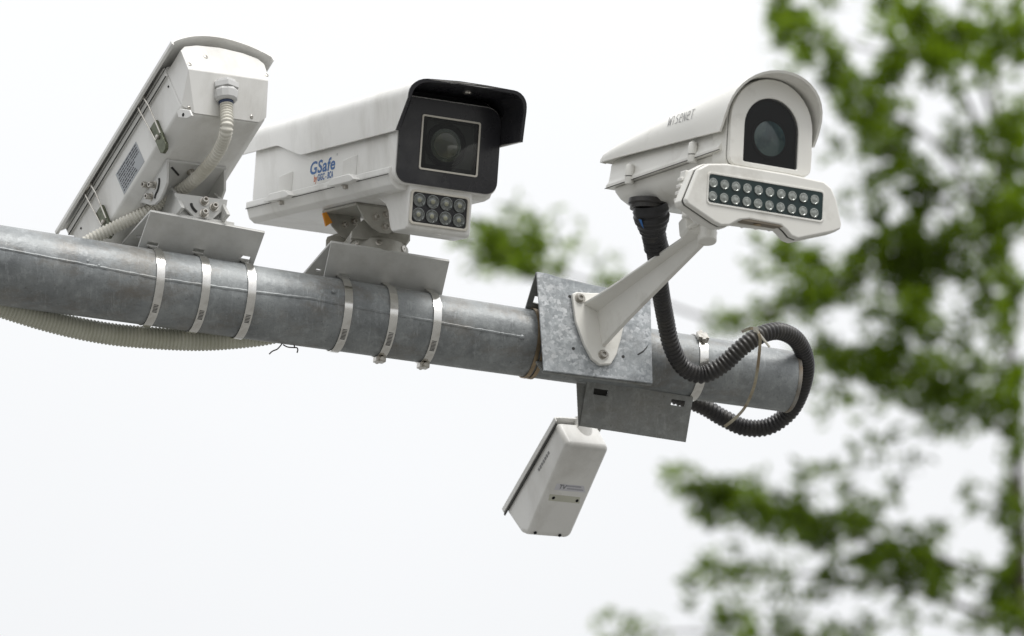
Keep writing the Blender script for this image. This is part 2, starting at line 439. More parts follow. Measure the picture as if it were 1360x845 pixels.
# ---------------------------------------------------------------- brackets strapped on top of the arm
def sheet(mb, o, a, b, A0, A1, B0, B1, holes, th, shear=0):
    """thin plate with rectangular holes: o + a*x + b*y, thickness vector th; holes as (x0, x1, y0, y1)"""
    xs = sorted({A0, A1, *[h[0] for h in holes], *[h[1] for h in holes]}); ys = sorted({B0, B1, *[h[2] for h in holes], *[h[3] for h in holes]})
    vid = {}; vs_ = []; fs_ = []

    def vi(i, j, k):
        if (i, j, k) not in vid:
            vid[(i, j, k)] = len(vs_); vs_.append(o + a * (xs[i] + shear * ys[j]) + b * ys[j] + th * k)
        return vid[(i, j, k)]
    nx, ny = len(xs) - 1, len(ys) - 1
    solid = [[not any(h[0] <= (xs[i] + xs[i + 1]) / 2 <= h[1] and h[2] <= (ys[j] + ys[j + 1]) / 2 <= h[3] for h in holes) for j in range(ny)] for i in range(nx)]
    S = lambda i, j: 0 <= i < nx and 0 <= j < ny and solid[i][j]
    for i in range(nx):
        for j in range(ny):
            if not solid[i][j]: continue
            fs_.append((vi(i, j, 0), vi(i, j + 1, 0), vi(i + 1, j + 1, 0), vi(i + 1, j, 0)))
            fs_.append((vi(i, j, 1), vi(i + 1, j, 1), vi(i + 1, j + 1, 1), vi(i, j + 1, 1)))
            if not S(i - 1, j): fs_.append((vi(i, j, 0), vi(i, j, 1), vi(i, j + 1, 1), vi(i, j + 1, 0)))
            if not S(i + 1, j): fs_.append((vi(i + 1, j, 0), vi(i + 1, j + 1, 0), vi(i + 1, j + 1, 1), vi(i + 1, j, 1)))
            if not S(i, j - 1): fs_.append((vi(i, j, 0), vi(i + 1, j, 0), vi(i + 1, j, 1), vi(i, j, 1)))
            if not S(i, j + 1): fs_.append((vi(i, j + 1, 0), vi(i, j + 1, 1), vi(i + 1, j + 1, 1), vi(i + 1, j + 1, 0)))
    mb.add(vs_, fs_)


SLOTP = {}


def top_bracket(idx, TL, TR, BL, slots, tilt, label):
    # front top corner stands 55 in front of and about 84 above the arm's axis
    a = P.trl(1, 55, [TL, TR]); b = P.trl(1, 2, [BL])[0]
    s0, u0 = a[0][0], a[0][2]; w = a[1][0] - s0
    ds, du = a[1][0] - s0, a[1][2] - u0
    X = (P.S * ds + P.U * du).normalized()
    o = P(s0, 55, u0)
    dn = (P(b[0], 2, b[2]) - o); ln = dn.length; dn.normalize(); ln /= K
    root = thing('mounting_bracket', label, 'bracket', P(s0 + w / 2, 0, u0))
    mb = MB()
    hs = []
    for sx, sy in slots:
        d = P.trl(1, 2, [(sx, sy)])[0]
        q = (V(sx, sy, 0) - LOC); nrm = X.cross(dn); q = LOC + q * ((o - LOC).dot(nrm) / q.dot(nrm)) - o
        x = q.dot(X) / K; y = q.dot(dn) / K
        hs.append((x - 7.5, x + 7.5, y - 3.2, y + 2.8)); SLOTP.setdefault(idx, []).append((q + o, dn))
    th = -X.cross(dn) * 3.2 * K
    if th.dot(TO) > 0: th = -th
    sheet(mb, o, X, dn, 0, w, 0, ln + 8, [(h[0] / 1, h[1], h[2], h[3]) for h in hs] if False else [(h[0], h[1], h[2], h[3]) for h in hs], th / 1) if False else None
    sheet(mb, o, X * K, dn * K, 0, w, 0, ln + 6, hs, th)
    # top plate running back, a little higher behind
    bk = (-P.F * 1.0 + P.U * tilt).normalized(); nb = X.cross(bk); nb = nb if nb.z > 0 else -nb
    sheet(mb, o + bk * 1.5 * K, X * K, bk * K, 0, w, 0, 170, [(10, 17, 96, 106), (w - 20, w - 12, 96, 106)], nb * 3.2 * K)
    # rear flange
    rb = (-dn.dot(P.F) * P.F * -1)
    rd = (P.F * 53 - P.U * 40).normalized()
    o2 = o + bk * 170 * K
    nn = X.cross(rd); nn = nn if nn.dot(P.F) < 0 else -nn
    sheet(mb, o2, X * K, rd * K, 0, w, 0, 62, [], nn * 3.2 * K)
    mb.build('folded_plate', GREYP, root, bevel=1.1, seg=2)
    return root, o, X, bk, w


br1, o1, X1, bk1, w1 = top_bracket(1, (200, 281), (352, 309.5), (183, 330), [(203, 325), (264, 334), (325, 343.5)], .12,
                                   'grey folded steel bracket strapped on the arm under the leftmost camera')
br2, o2_, X2, bk2, w2 = top_bracket(2, (440, 322), (597, 347.5), (430, 369), [(452, 363.5), (512, 373), (570, 381.5)], .07,
                                    'grey folded steel bracket strapped on the arm under the black-faced camera')


def band(s0, label, start=None, w=11, lean=0, box=None, a_end=-232, a0=62, mat_=None, name='band_clamp', r_off=1.0, group='steel bands strapping the brackets to the arm', marks=True):
    """flat steel band round the arm at s0; start: point (slot) it comes out of"""
    loc = P(s0, 0, -prad(s0)); root = thing(name, label, 'clamp', loc, group)
    mb = MB(); r = prad(s0) + r_off; cs = []
    if start is not None:
        l = P.loc(start); cs.append((l[0], l[1] - 6, l[2] - 1)); cs.append((l[0], l[1] + 1.5, l[2] - 1.0))
    for i in range(49):
        a = rad(a0 + (a_end - a0) * i / 48); cs.append((s0 + lean * math.sin(a), r * math.cos(a), r * math.sin(a)))
    rings = []
    for i, c in enumerate(cs):
        p = P(*c); d = Vector((0, c[1], c[2])).normalized() * 1.3
        if start is not None and i < 2: d = Vector((0, .7, .7)) * 1.3
        hw = w / 2
        rings.append([P(c[0] - hw, c[1], c[2]), P(c[0] + hw, c[1], c[2]), P(c[0] + hw, c[1] + d[1], c[2] + d[2]), P(c[0] - hw, c[1] + d[1], c[2] + d[2])])
    mb.loft(rings); mb.build('band', mat_ or STEEL, root, ang=25)
    if marks:                                       # embossed worm-drive threads
        mb = MB()
        rnd = random.Random(int(s0)); k0 = rnd.uniform(-52, -38)
        for k in range(rnd.randint(6, 10)):
            a = rad(k0 - k * 2.4); q = lambda x, d: P(s0 + x, (r + d) * math.cos(a), (r + d) * math.sin(a))
            mb.tube([q(-w * .28, 1.4), q(w * .28, 1.4)], [.55 * K, .55 * K], 5)
        mb.build('thread', DARKM, root)
    if box is not None:
        mb = MB(); a = rad(box); c = P(s0, (r + 3) * math.cos(a), (r + 3) * math.sin(a))
        rd = (P(0, math.cos(a), math.sin(a)) - P(0, 0, 0)).normalized(); tg = P.S.cross(rd)
        mb.prism([c + (P.S * x * w * .62 + tg * y) * K - rd * 3 * K for x, y in ((-1, -8), (1, -8), (1, 8), (-1, 8))], rd * 7 * K)
        mb.cyl(c - tg * 13 * K + rd * 1 * K, c + tg * 13 * K + rd * 1 * K, 3.6 * K, n=8)
        mb.build('screw_housing', BOLTM, root, bevel=1)
    return root


labs1 = ['steel band through the left slot of the leftmost bracket', 'steel band through the middle slot of the leftmost bracket', 'steel band through the right slot of the leftmost bracket']
labs2 = ['steel band through the left slot of the bracket under the black-faced camera', 'steel band through the middle slot of the bracket under the black-faced camera', 'steel band through the right slot of the bracket under the black-faced camera']
for idx, labs, boxes in ((1, labs1, (None, None, None)), (2, labs2, (None, -104, -104))):
    for (p, dn), lb, bx in zip(SLOTP[idx], labs, boxes):
        band(P.loc(p)[0] + 1, lb, start=p + dn * 4.2 * K, box=bx, lean=0)

# ---------------------------------------------------------------- spangled bracket holding the wall arm
Z4 = (680, 330, 3.129)
H3 = 60
o3 = P.trl(1, H3, [(713, 361), (864, 395), (867, 509), (722, 492)])
br3 = thing('mounting_bracket', 'bright spangled zinc bracket clamped to the front of the arm behind the ivory wall arm', 'bracket', P(*o3[0]))
mb = MB(); cor = [P(*c) for c in o3]
top = spline([cor[0], cor[0] * .66 + cor[1] * .34 + P.U * .6 * K, cor[0] * .33 + cor[1] * .67 - P.U * .7 * K, cor[1]], .012)
mb.prism([cor[0], cor[0] * .9 + cor[1] * .1 + P.U * 1.2 * K, cor[0] * .8 + cor[1] * .2 - P.U * .8 * K, cor[1], cor[2], cor[3]], -P.F * 3.2 * K)
mb.build('front_plate', GALVB, br3, bevel=.7)
mb = MB()
for (ca, cb), (fb, du) in (((0, 1), (44, -34)), ((3, 2), (33, 32))):
    a, b = P.loc(cor[ca]), P.loc(cor[cb]); X = (cor[cb] - cor[ca]).normalized(); o = cor[ca] - P.F * 3.4 * K
    d = (-P.F * fb + P.U * du); ln = d.length; d = d / ln; w = (cor[cb] - cor[ca]).length / K
    nn = X.cross(d); nn = nn if nn.dot(P.U) * du < 0 else -nn
    hs = [(8, 17, 34, 44)] if du < 0 else [(8, 17, 26, 34)]
    sheet(mb, o, X * K, d * K, 0, w, 0, ln, hs, nn * 3.2 * K)
mb.build('side_flange', GALVD, br3, bevel=.6)
mb = MB()
for p in P.tr(1, H3 + .1, [(240, 200), (255, 416), (462, 450)], Z4):
    mb = MB(); mb.lathe(p, P.F, [(-1, 2.2), (.25, 2.2)], 14); mb.build('drilled_hole', DARKM, br3)
mb = MB(); q = P.tr(1, H3, [(520, 440), (545, 425), (568, 398), (560, 415), (545, 432), (525, 444)], Z4)
mb.prism(q, P.F * .3 * K); mb.build('scratch_mark', DARKM, br3)
# bands through that bracket: seen in the gap and below it, and to its right
s3 = P.loc(P.tr(1, 45, [(708, 470)])[0])[0]
band(s3 + 9, 'rusty double band in the gap at the left end of the spangled bracket', w=5, lean=0, mat_=RUSTW, marks=False, group=None, a0=200, a_end=-160)
m3 = band(s3 + 17, 'narrow rusty band just inside the left end of the spangled bracket', w=5, mat_=RUSTW, marks=False, group=None, a0=200, a_end=-160)
s5 = P.loc(P.tr(1, 40, [(934, 470)])[0])[0]
band(s5, 'steel band with raised buckle round the arm right of the spangled bracket', w=12, box=38, a0=200, a_end=-160, marks=False, group=None)

# ---------------------------------------------------------------- weathered bracket under the arm
br4 = thing('mounting_bracket', 'dull weathered zinc bracket hanging beneath the arm', 'bracket', V(840, 550, ct(840)))
mb = MB()
FB = 22
tl, tr_, brr, bl = P.tr(1, 2, [(780, 505), (921, 527)]) + P.tr(1, -28, [(909, 584), (770, 566)])
X = (tr_ - tl); w = X.length / K; X.normalize(); dn = (bl - tl); ln = dn.length / K; dn.normalize()
nn = X.cross(dn); nn = nn if nn.dot(P.F) < 0 else -nn
def inpl(px, py):
    d = V(px, py, 0) - LOC; q = LOC + d * ((tl - LOC).dot(nn) / d.dot(nn)) - tl
    y = q.dot(dn) / K; return q.dot(X) / K, y
h1 = inpl(798, 521); h2 = inpl(901, 534.5)
sheet(mb, tl, X * K, dn * K, 0, w, 0, ln, [(h1[0] - 10, h1[0] + 10, h1[1] - 4, h1[1] + 4), (h2[0] - 10, h2[0] + 10, h2[1] - 4, h2[1] + 4)], nn * 3.2 * K)
mb.build('front_flange', GALVD, br4, bevel=.6)
mb = MB(); mb.prism([tl + (X * x + dn * y) * K + nn * 9 * K for x, y in ((h1[0] - 13, 0), (h1[0] + 12, 0), (h1[0] + 12, h1[1] + 9), (h1[0] - 13, h1[1] + 9))], nn * 1.5 * K); mb.build('slot_dark_backing', LINE, br4)  # dark sheet added behind the left slot so the opening looks dark
mb = MB()
# bottom web and rear flange going back up behind
o = bl + nn * 3.4 * K; back = (-P.F * 60 + P.U * 42); bw = back.length / K; back.normalize()
nb = X.cross(back); nb = nb if nb.z > 0 else -nb
sheet(mb, o, X * K, back * K, 16, w - 6, 0, 60, [], nb * 3.2 * K)
mb.build('rear_flange', GALVD, br4, bevel=.6)
mb = MB(); mb.hull(P.tr(1, -4, [(766, 508), (779, 510)]) + P.tr(1, -30, [(769.5, 566), (768, 567)]) + [p - P.F * 2 * K for p in P.tr(1, -4, [(766, 508), (779, 510)])])
mb.build('end_gusset', GALVD, br4)

# ---------------------------------------------------------------- camera 2 (black face, GSafe)
c2 = Fr(V(594, 190, .22), vdir((.886, -.121, -.448)), vdir((.459, .089, .884)))
Z2 = (300, 90, 3.238)
r2 = thing('security_camera', 'white box camera with black square face and eight lights, facing right', 'security camera', c2(0, -220, -150))
body = MB()
body.prism([c2(s_, -2, u_) for s_, u_ in rrect(-72, 73, -52, 50, (3, 3, 14, 14))], -c2.F * 438 * K)
bo = body.build('body', WHITE, r2, bevel=1.2)
# front bezel and black fascia
mb = MB(); outl = rrect(-74, 76.5, -62, 55.5, (17, 17, 21, 17), 7)
mb.prism([c2(s_, 1, u_) for s_, u_ in outl], -c2.F * 26 * K); mb.build('bezel', WHITE, r2, bevel=2, seg=3)
mb = MB(); inn = [(s_ * .975 + .2, u_ * .965 - .3) for s_, u_ in outl]
wi = rrect(-39, 43, -38.5, 30.5, 2, 2)                # window opening
nO = len(inn)


def ring_plate(mb, fr, outer, hole, f0, f1):
    """plate with one hole: outer and hole resampled by angle"""
    def cast(poly, a, c):
        best = None; dx, dy = math.cos(a), math.sin(a)
        for i in range(len(poly)):
            x1, y1 = poly[i][0] - c[0], poly[i][1] - c[1]; x2, y2 = poly[(i + 1) % len(poly)][0] - c[0], poly[(i + 1) % len(poly)][1] - c[1]
            den = dx * (y2 - y1) - dy * (x2 - x1)
            if abs(den) < 1e-9: continue
            t = (x1 * (y2 - y1) - y1 * (x2 - x1)) / den; w_ = (x1 * dy - y1 * dx) / den
            if t > 0 and -1e-6 <= w_ <= 1 + 1e-6: best = t if best is None else max(best, t)
        return (c[0] + dx * best, c[1] + dy * best)
    c = (sum(p[0] for p in hole) / len(hole), sum(p[1] for p in hole) / len(hole))
    angs = sorted({round(math.atan2(p[1] - c[1], p[0] - c[0]), 4) for p in list(outer) + list(hole)})
    O = [cast(outer, a, c) for a in angs]; I = [cast(hole, a, c) for a in angs]; n_ = len(angs)
    vs_ = [fr(*(p[0], f, p[1])) for f in (f0, f1) for p in O] + [fr(p[0], f, p[1]) for f in (f0, f1) for p in I]
    fs_ = []
    for i in range(n_):
        j = (i + 1) % n_
        fs_ += [(n_ + i, n_ + j, 3 * n_ + j, 3 * n_ + i), (i, 2 * n_ + i, 2 * n_ + j, j), (i, j, n_ + j, n_ + i), (2 * n_ + i, 3 * n_ + i, 3 * n_ + j, 2 * n_ + j)]
    mb.add(vs_, fs_)


ring_plate(mb, c2, inn, wi, 1.2, 4.0); fa = mb.build('fascia', BLACK, r2, bevel=.8, seg=2)
mb = MB(); ring_plate(mb, c2, rrect(-40.8, 44.8, -40.3, 32.3, 3, 3), rrect(-38.6, 42.6, -38, 30, 2, 3), 3.8, 5.2)
mb.build('window_trim', TRIM, r2, bevel=.4)
mb = MB(); mb.box(c2, -43, 47, 1.15, 1.6, -43, 35); mb.build('window_back', DARKM, r2)
mb = MB(); ring_plate(mb, c2, rrect(-38.5, 42.5, -38, 30, 1, 2), rrect(-32, 38, -32, 26, 3, 3), 1.8, 2.6); mb.build('gasket', BLACKM, r2)
mb = MB(); c = c2(-3, 2, -4)
mb.lathe(c, c2.F, [(-.2, 30), (.2, 30), (.25, 29), (.0, 28.5), (.0, 27.5), (.6, 27), (.6, 25.5)], 48)
le = mb.build('lens_barrel', BLACKM, r2, ang=20)
mb = MB(); mb.lathe(c, c2.F, [(.2, 26), (.6, 22), (1.5, 16), (2.1, 9), (2.3, 1)], 48); mb.build('lens', LENS, le)
mb = MB(); mb.lathe(c + c2.F * 1.2 * K, c2.F, [(.0, 17.5), (.25, 17.3), (.3, 16.3), (.0, 16)], 40); mb.lathe(c + c2.F * 1.5 * K, c2.F, [(.0, 9.5), (.2, 9.3), (.2, 8.6), (.0, 8.4)], 32)
mb.build('lens_ring', mat('ring_grey', (.04, .045, .03), .3), le)
mb = MB(); mb.add([c2(-38.8, 3.3, -38.3), c2(42.8, 3.3, -38.3), c2(42.8, 3.3, 30.3), c2(-38.8, 3.3, 30.3)], [(0, 1, 2, 3)])
mb.build('window_glass', GLASS, r2)
# tray with lip, chamfered bottom
mb = MB(); prof = [(-78, -40.5), (-78, -49), (-76, -51.5), (-72, -63), (-64, -68.5), (64, -68.5), (72, -63), (76, -51.5), (78, -49), (78, -40.5)]
mb.prism([c2(s_, -8, u_) for s_, u_ in prof], -c2.F * 439 * K)
tray = mb.build('tray', WHITE, r2, bevel=1.6, seg=3)
mb = MB()
for s_ in (-78.3, 78.3): mb.tube([c2(s_, -446, -50.3), c2(s_, -8, -50.3)], .55 * K, 6)
for s_ in (-72.6,): mb.tube([c2(s_, -439, -40), c2(s_, -8, -40)], .6 * K, 6)
mb.tube([c2(-71.9, -24.5, -40), c2(-71.9, -24.5, 8)], .4 * K, 6)
mb.build('seam', LINE, tray)
for f0, f1 in ((-372, -290), (-176, -92)):
    mb = MB(); q = [(f0, -49), (f0 + 8, -43.5), (f0 + 18, -40), (f1 - 18, -40), (f1 - 8, -43.5), (f1, -49), (f1 - 12, -51), (f0 + 12, -51)]
    for sg in (-1, 1):
        mb = MB(); mb.prism([c2(sg * 87, f, u) for f, u in q], -c2.S * sg * 12 * K); mb.build('clamp_lug', WHITE, tray, bevel=1.5, seg=3)
    fc = (f0 + f1) / 2
    for sg in (-1, 1): bolt(c2(sg * 76, fc - 4, -51.5), -c2.U, 4.4, 4.5, tray, BOLTM)
    for sg in (-1, 1): mb = MB(); mb.hull([c2(sg * 72, fc - 14, -14), c2(sg * 72, fc + 17, -12), c2(sg * 72, fc - 14, -41), c2(sg * 72, fc + 17, -41), c2(sg * 81, fc - 8, -18), c2(sg * 80, fc - 10, -41), c2(sg * 77, fc + 10, -14), c2(sg * 77, fc + 10, -41)]); mb.build('rib', WHITE, bo, bevel=.9)
# light box under the face
mb = MB(); pr = [(-1, -60), (-1, -117), (-6, -120), (-42, -120), (-49, -116), (-55, -104), (-60, -90), (-70, -80), (-88, -72), (-110, -66), (-110, -60)]
mb.prism([c2(-50, f, u) for f, u in pr], c2.S * 93 * K)
lb = mb.build('light_box', WHITE, r2, bevel=2.6, seg=3)
mb = MB(); mb.prism([c2(s_, -1.1, u_) for s_, u_ in rrect(-44.5, 35, -109.5, -70, 4)], c2.F * .8 * K); mb.build('light_panel', BLACK, lb)
mb = MB(); ring_plate(mb, c2, rrect(-47.5, 38, -112.5, -67, 5), rrect(-44.5, 35, -109.5, -70, 4), -1.2, 2.2); mb.build('panel_rim', TRIM, lb, bevel=.8)
for i in range(4):
    for j in range(2):
        c = c2(-34.8 + i * 19.6, -.2, -80.2 - j * 19)
        mb = MB(); mb.lathe(c, c2.F, [(0, 9), (1.6, 9), (1.8, 8.2), (.7, 7.2), (.5, 5), (.9, 3.8), (1.6, 2.6), (1.8, .5)], 24); l_ = mb.build('led', LEDG, lb)
        mb = MB(); mb.lathe(c, c2.F, [(1.6, 3), (2.3, 2.2), (2.6, .5)], 16); mb.build('led_core', LEDC, l_)
# sun hood: folded sheet, stepped lower edge, forward visor
def hood_section(low, f, flare=0.0, wd=0.0, top=68, rc=20, half=80):
    pts = [(-half - wd, low)]
    pts.append((-half - wd, top - rc - 6))
    for i in range(7):
        a = rad(180 - 90 * i / 6); pts.append((-half - wd + rc + rc * math.cos(a), top - rc + rc * math.sin(a)))
    pts += [(-20, top + 1), (20, top + 1)]
    for i in range(7):
        a = rad(90 - 90 * i / 6); pts.append((half + wd - rc + rc * math.cos(a), top - rc + rc * math.sin(a)))
    pts += [(half + wd, top - rc - 6), (half + wd, low)]
    return pts


def hood(fr, stations, th, frontshift=None, inner_only=None):
    """stations: (f, low, top, half, rc); closed thin shell"""
    rings = []
    for k, (f, low, top, half, rc) in enumerate(stations):
        o_ = hood_section(low, f, top=top, half=half, rc=rc); i_ = hood_section(low, f, top=top - th, half=half - th, rc=rc - th * .6)
        ring = []
        for s_, u_ in o_:
            df = frontshift(k, s_, u_) if frontshift else 0; ring.append(fr(s_, f + df, u_))
        for s_, u_ in reversed(i_):
            df = frontshift(k, s_, u_) if frontshift else 0; ring.append(fr(s_, f + df, u_))
        rings.append(ring)
    return rings


st = [(-500, 27, 63, 80, 20), (-430, 27, 65, 80, 20), (-362, 27, 66, 80, 20), (-352, 26, 66, 80, 20), (-290, 8, 67, 80, 20), (-278, 5.5, 67, 80, 20), (-270, 5, 67, 80, 20), (-140, 5, 68, 80, 20), (-30, 5, 69, 80, 20), (5, 5, 69, 80, 20), (62, 5, 70, 80, 20)]


def fs2(k, s_, u_):                                 # the left cheek of the visor is cut back in an S curve
    if k == len(st) - 1:
        e = max(0, min(1, (-s_ - 40) / 38)); x = (u_ - 5) / 60
        cut = 53 - 25 * max(0, min(1, x / .16)) ** .7 - 8 * max(0, min(1, (x - .16) / .84))
        r_ = max(0, 10 - (u_ - 5)) * .5 if s_ > 0 else 0
        return -cut * e - r_
    if k == len(st) - 2 and s_ < -60: return -3
    return 0


mb = MB(); mb.loft(hood(c2, st, 3.0, fs2), True, True); hd = mb.build('sun_hood', WHITE, r2, ang=40)
mb = MB(); st = [(-24, 7, 66.6, 76.6, 17), (4, 7, 66.8, 76.6, 17), (62.3, 4.9, 66.9, 76.8, 17)]
mb.loft(hood(c2, st, 1.4, fs2), True, True); mb.build('hood_lining', BLACK, hd, ang=40)
mb = MB(); mb.lathe(c2(14, 20, 66), -c2.U, [(-1, 6), (1.5, 5.5), (2.2, 2)], 16); mb.build('hood_screw', BOLTM, hd)
mb = MB(); mb.prism([c2(s_, -25.5, u_) for s_, u_ in hood_section(12, 0, top=65.5, half=75.5, rc=17)], -c2.F * 3 * K); mb.build('visor_dark_filler', BLACKM, hd)  # black plate added to paint the gap between bezel and hood dark
# dark front edge of the visor
mb = MB(); e0 = hood(c2, [(62.4, 5, 70.2, 80.2, 20)], 3.4, None)[0]
st = [(0, 0, 0, 0, 0)]
def rim(f0, f1):
    rr_ = []
    for f in (f0, f1):
        o_ = hood_section(5, f, top=70.3, half=80.3, rc=20); i_ = hood_section(5, f, top=66.0, half=76.0, rc=18)
        rr_.append([c2(s_, f + fs2(0, s_, u_), u_) for s_, u_ in o_] + [c2(s_, f + fs2(0, s_, u_), u_) for s_, u_ in reversed(i_)])
    return rr_
mb.loft(rim(61.4, 63.6)); mb.build('visor_edge', BLACK, hd, ang=40)
# writing
text('GSafe', c2.F, c2.U, -c2.S, c2(-72, -261, -23), 77, 17, bo, BLUE, bold=.026, shear=.08)
text('by', c2.F, c2.U, -c2.S, c2(-72, -247, -34), 10, 9, bo, RED, bold=.03)
text('GIGC - BCA', c2.F, c2.U, -c2.S, c2(-72, -236, -34), 48, 9, bo, BLUE, bold=.03)
text('R', c2.F, c2.U, -c2.S, c2(-72, -181, -6), 3, 3, bo, GREYI, name='registered_mark')
# yoke under camera 2 -------------------------------------------------
Z6 = (400, 240, 5.283)
yk = MB()
fq = c2.trl(2, -69, [(385, 150), (175, 228)], Z6)
fF, fR = fq[0][1], fq[0][1] + (fq[1][1] - fq[0][1]) * .84
sL = fq[0][0]
yk.box(c2, sL, sL + 92, fR, fF, -73, -69)            # top web
ck = c2.trl(1, fF, [(385, 150), (640, 188), (660, 330), (620, 372), (560, 368), (500, 330), (445, 268)], Z6)
yk.prism([c2(a, fF, b) for a, f, b in ck], -c2.F * 4 * K)
yk.prism([c2(a, fR + 2, b) for a, f, b in ck], c2.F * 4 * K)
y2 = yk.build('tilt_yoke', CASTM, r2, bevel=.9)
for p in c2.tr(1, fF, [(525, 255), (600, 235), (592, 320), (560, 320)], Z6)[:3]: bolt(p, c2.F, 4.2, 6, y2, BOLTM)
for p in c2.tr(1, fR + 6, [(378, 220), (310, 308), (375, 285)], Z6): bolt(p, c2.F, 3.6, 5, y2, BOLTM)
mb = MB(); pp = c2.tr(1, fR + 9, [(145, 230), (170, 222), (213, 295), (168, 322)], Z6); mb.prism(pp, c2.F * 3 * K); mb.build('sticker', ORANGE, y2)
# lower saddle and turntable
hb = P.loc(c2(sL + 50, (fF + fR) / 2, -110))
HB = hb[1]
sad = MB()
lo = P.trl(1, HB + 28, [(355, 352), (440, 268), (500, 330), (560, 372), (640, 372), (690, 338), (745, 355), (765, 402), (745, 440), (352, 400)], Z6)
sad.prism([P(a, HB + 28, b) for a, f, b in lo], -P.F * 7 * K)
lo2 = P.trl(1, HB - 55, [(170, 420), (180, 392), (300, 352), (365, 340), (350, 400), (320, 445), (168, 468)], Z6)
sad.hull([P(a, HB - 55, b) for a, f, b in lo2] + [P(a + 14, HB - 49, b) for a, f, b in lo2])
cc = P.trl(1, HB, [(556, 478)], Z6)[0]
sad.box(P, cc[0] - 40, cc[0] + 34, HB - 50, HB + 24, cc[2] + 6, cc[2] + 20)
sd2 = sad.build('saddle', CASTM, r2, bevel=1.2)
mb = MB(); zb = P.loc(o2_)[2]
mb.lathe(P(cc[0] - 2, HB - 6, zb - 2), P.U, [(0, 38), (2, 40), (20, 41), (23, 39), (24, 36), (30, 34)], 48)
tt2 = mb.build('turntable', CASTM, r2, ang=30)
for a in (-70, -25, 30): screw(P(cc[0] - 2 + 41 * math.sin(rad(a + 10)), HB - 6 + 41 * math.cos(rad(a + 10)), zb + 11), P(math.sin(rad(a + 10)), math.cos(rad(a + 10)), 0) - P(0, 0, 0), 4.5, tt2, BOLTM)
screw(c2(-20, -300, -69), -c2.U, 3.2, tray, BOLTM)

# ---------------------------------------------------------------- camera 1 (seen from behind)
c1 = Fr(V(303.6, 99.5, .15), vdir((.819, -.101, -.564)), vdir((-.466, -.691, -.553)))
Z1 = (80, 40, 2.817); Z8 = (80, 120, 3.8); Z5 = (150, 200, 5.281)
r1 = thing('security_camera', 'white box camera seen from behind and below, leftmost on the arm', 'security camera', c1(0, 170, -120))
sec = [(-66, 30), (-66, -33), (-50, -45), (50, -45), (66, -33), (66, 30)]
mb = MB(); mb.prism([c1(s_, 37, u_) for s_, u_ in sec], c1.F * 296 * K); b1 = mb.build('body', WHITE, r1, bevel=3.5, seg=4)
rear = [(-62, 0), (62, 0), (66, 14), (68, 33), (61, 42), (40, 49), (5, 53), (-31, 51), (-52, 45), (-61, 36)]
mb = MB(); mb.hull([c1(a, 0, b) for a, b in rear] + [c1(a, 36.5, b) for a, b in sec] + [c1(a, 36.5, b) for a, b in rear[3:]])
cap1 = mb.build('rear_cap', WHITE, r1, bevel=1.2, seg=3, ang=25)
# lid of the housing with lip
mb = MB(); ls = [(-69, 24), (-69, 38), (-60, 43), (-35, 49), (0, 51), (35, 49), (60, 43), (69, 38), (69, 24)]
mb.prism([c1(a, 37, b) for a, b in ls], c1.F * 300 * K); mb.build('lid', WHITE, r1, bevel=1.2)
mb = MB(); mb.tube([c1(-69.2, 38, 24), c1(-69.2, 336, 24)], .8 * K, 6); mb.tube([c1(-69.3, 30, 33), c1(-69.3, 336, 33)], .5 * K, 6)
mb.build('seam', LINE, b1)
# sun hood of camera 1
def arch(th):
    o_ = [(-79.5, 36), (-79, 41)] + [(x, 41 + 24 * (1 - (abs(x) / 80) ** 2.1)) for x in range(-72, 73, 12)] + [(79, 41), (80, 34)]
    i_ = [(x * (1 - th / 80), u_ - (0 if abs(x) > 80.5 else th)) for x, u_ in o_]
    return o_ + i_[::-1]
mb = MB(); mb.loft([[c1(a, f, b) for a, b in arch(2.6)] for f in (-9, 100, 230, 348)]); h1_ = mb.build('sun_hood', WHITE, r1, ang=30)
for (x, y) in ((545, 100), (484, 128), (772, 168)): screw(c1.tr(1, -.2, [(x, y)], Z1)[0], -c1.F, 3.1, cap1, BOLTM)
# sloping facet screws
pa, pb, pc = c1(-62, 0, 0), c1(62, 0, 0), c1(48, 36.5, -45); nf = (pb - pa).cross(pc - pa).normalized(); nf = nf if nf.dot(TO) > 0 else -nf
def onf(x, y, z=Z1):
    d = V(z[0] + x / z[2], z[1] + y / z[2], 0) - LOC; return LOC + d * ((pa - LOC).dot(nf) / d.dot(nf))
for x, y in ((482, 292), (716, 325)): screw(onf(x, y), nf, 2.6, cap1, BOLTM)
# ear at lower rear corner
mb = MB(); e = c1.tr(0, -66, [(443, 305), (455, 295), (490, 300), (500, 322), (480, 332), (448, 328)], Z1)
mb.prism(e, -c1.S * 3 * K); ear = mb.build('corner_lug', WHITE, b1, bevel=1); screw(c1.tr(0, -69.2, [(460, 317)], Z1)[0], -c1.S, 2.4, ear, BLACKM)
for q in ((405, 212), (78, 742)): screw(c1.tr(0, -66.2, [q], Z1)[0], -c1.S, 1.6, b1, BLACKM)
# gland
gc = onf(618, 215); gd = vdir((.06, -.90, .42)).normalized()
mb = MB(); mb.lathe(gc - gd * 9 * K, gd, [(0, 14), (5, 15), (5.2, 18.5), (13, 18.5), (13.2, 17)], 6); mb.lathe(gc - gd * 9 * K, gd, [(13, 15), (15, 16), (17.5, 17), (27, 15.5), (30, 13), (30.5, 10), (26, 9.6)], 12)
gl = mb.build('cable_gland', mat('gland_nylon', (.58, .58, .57), .35), r1, bevel=.7, ang=25)
mb = MB(); mb.lathe(gc - gd * 9 * K, gd, [(24, 10), (33, 9.5), (34, 8)], 16); mb.build('gland_seal', mat('dark_blue_seal', (.04, .06, .12), .5), gl)
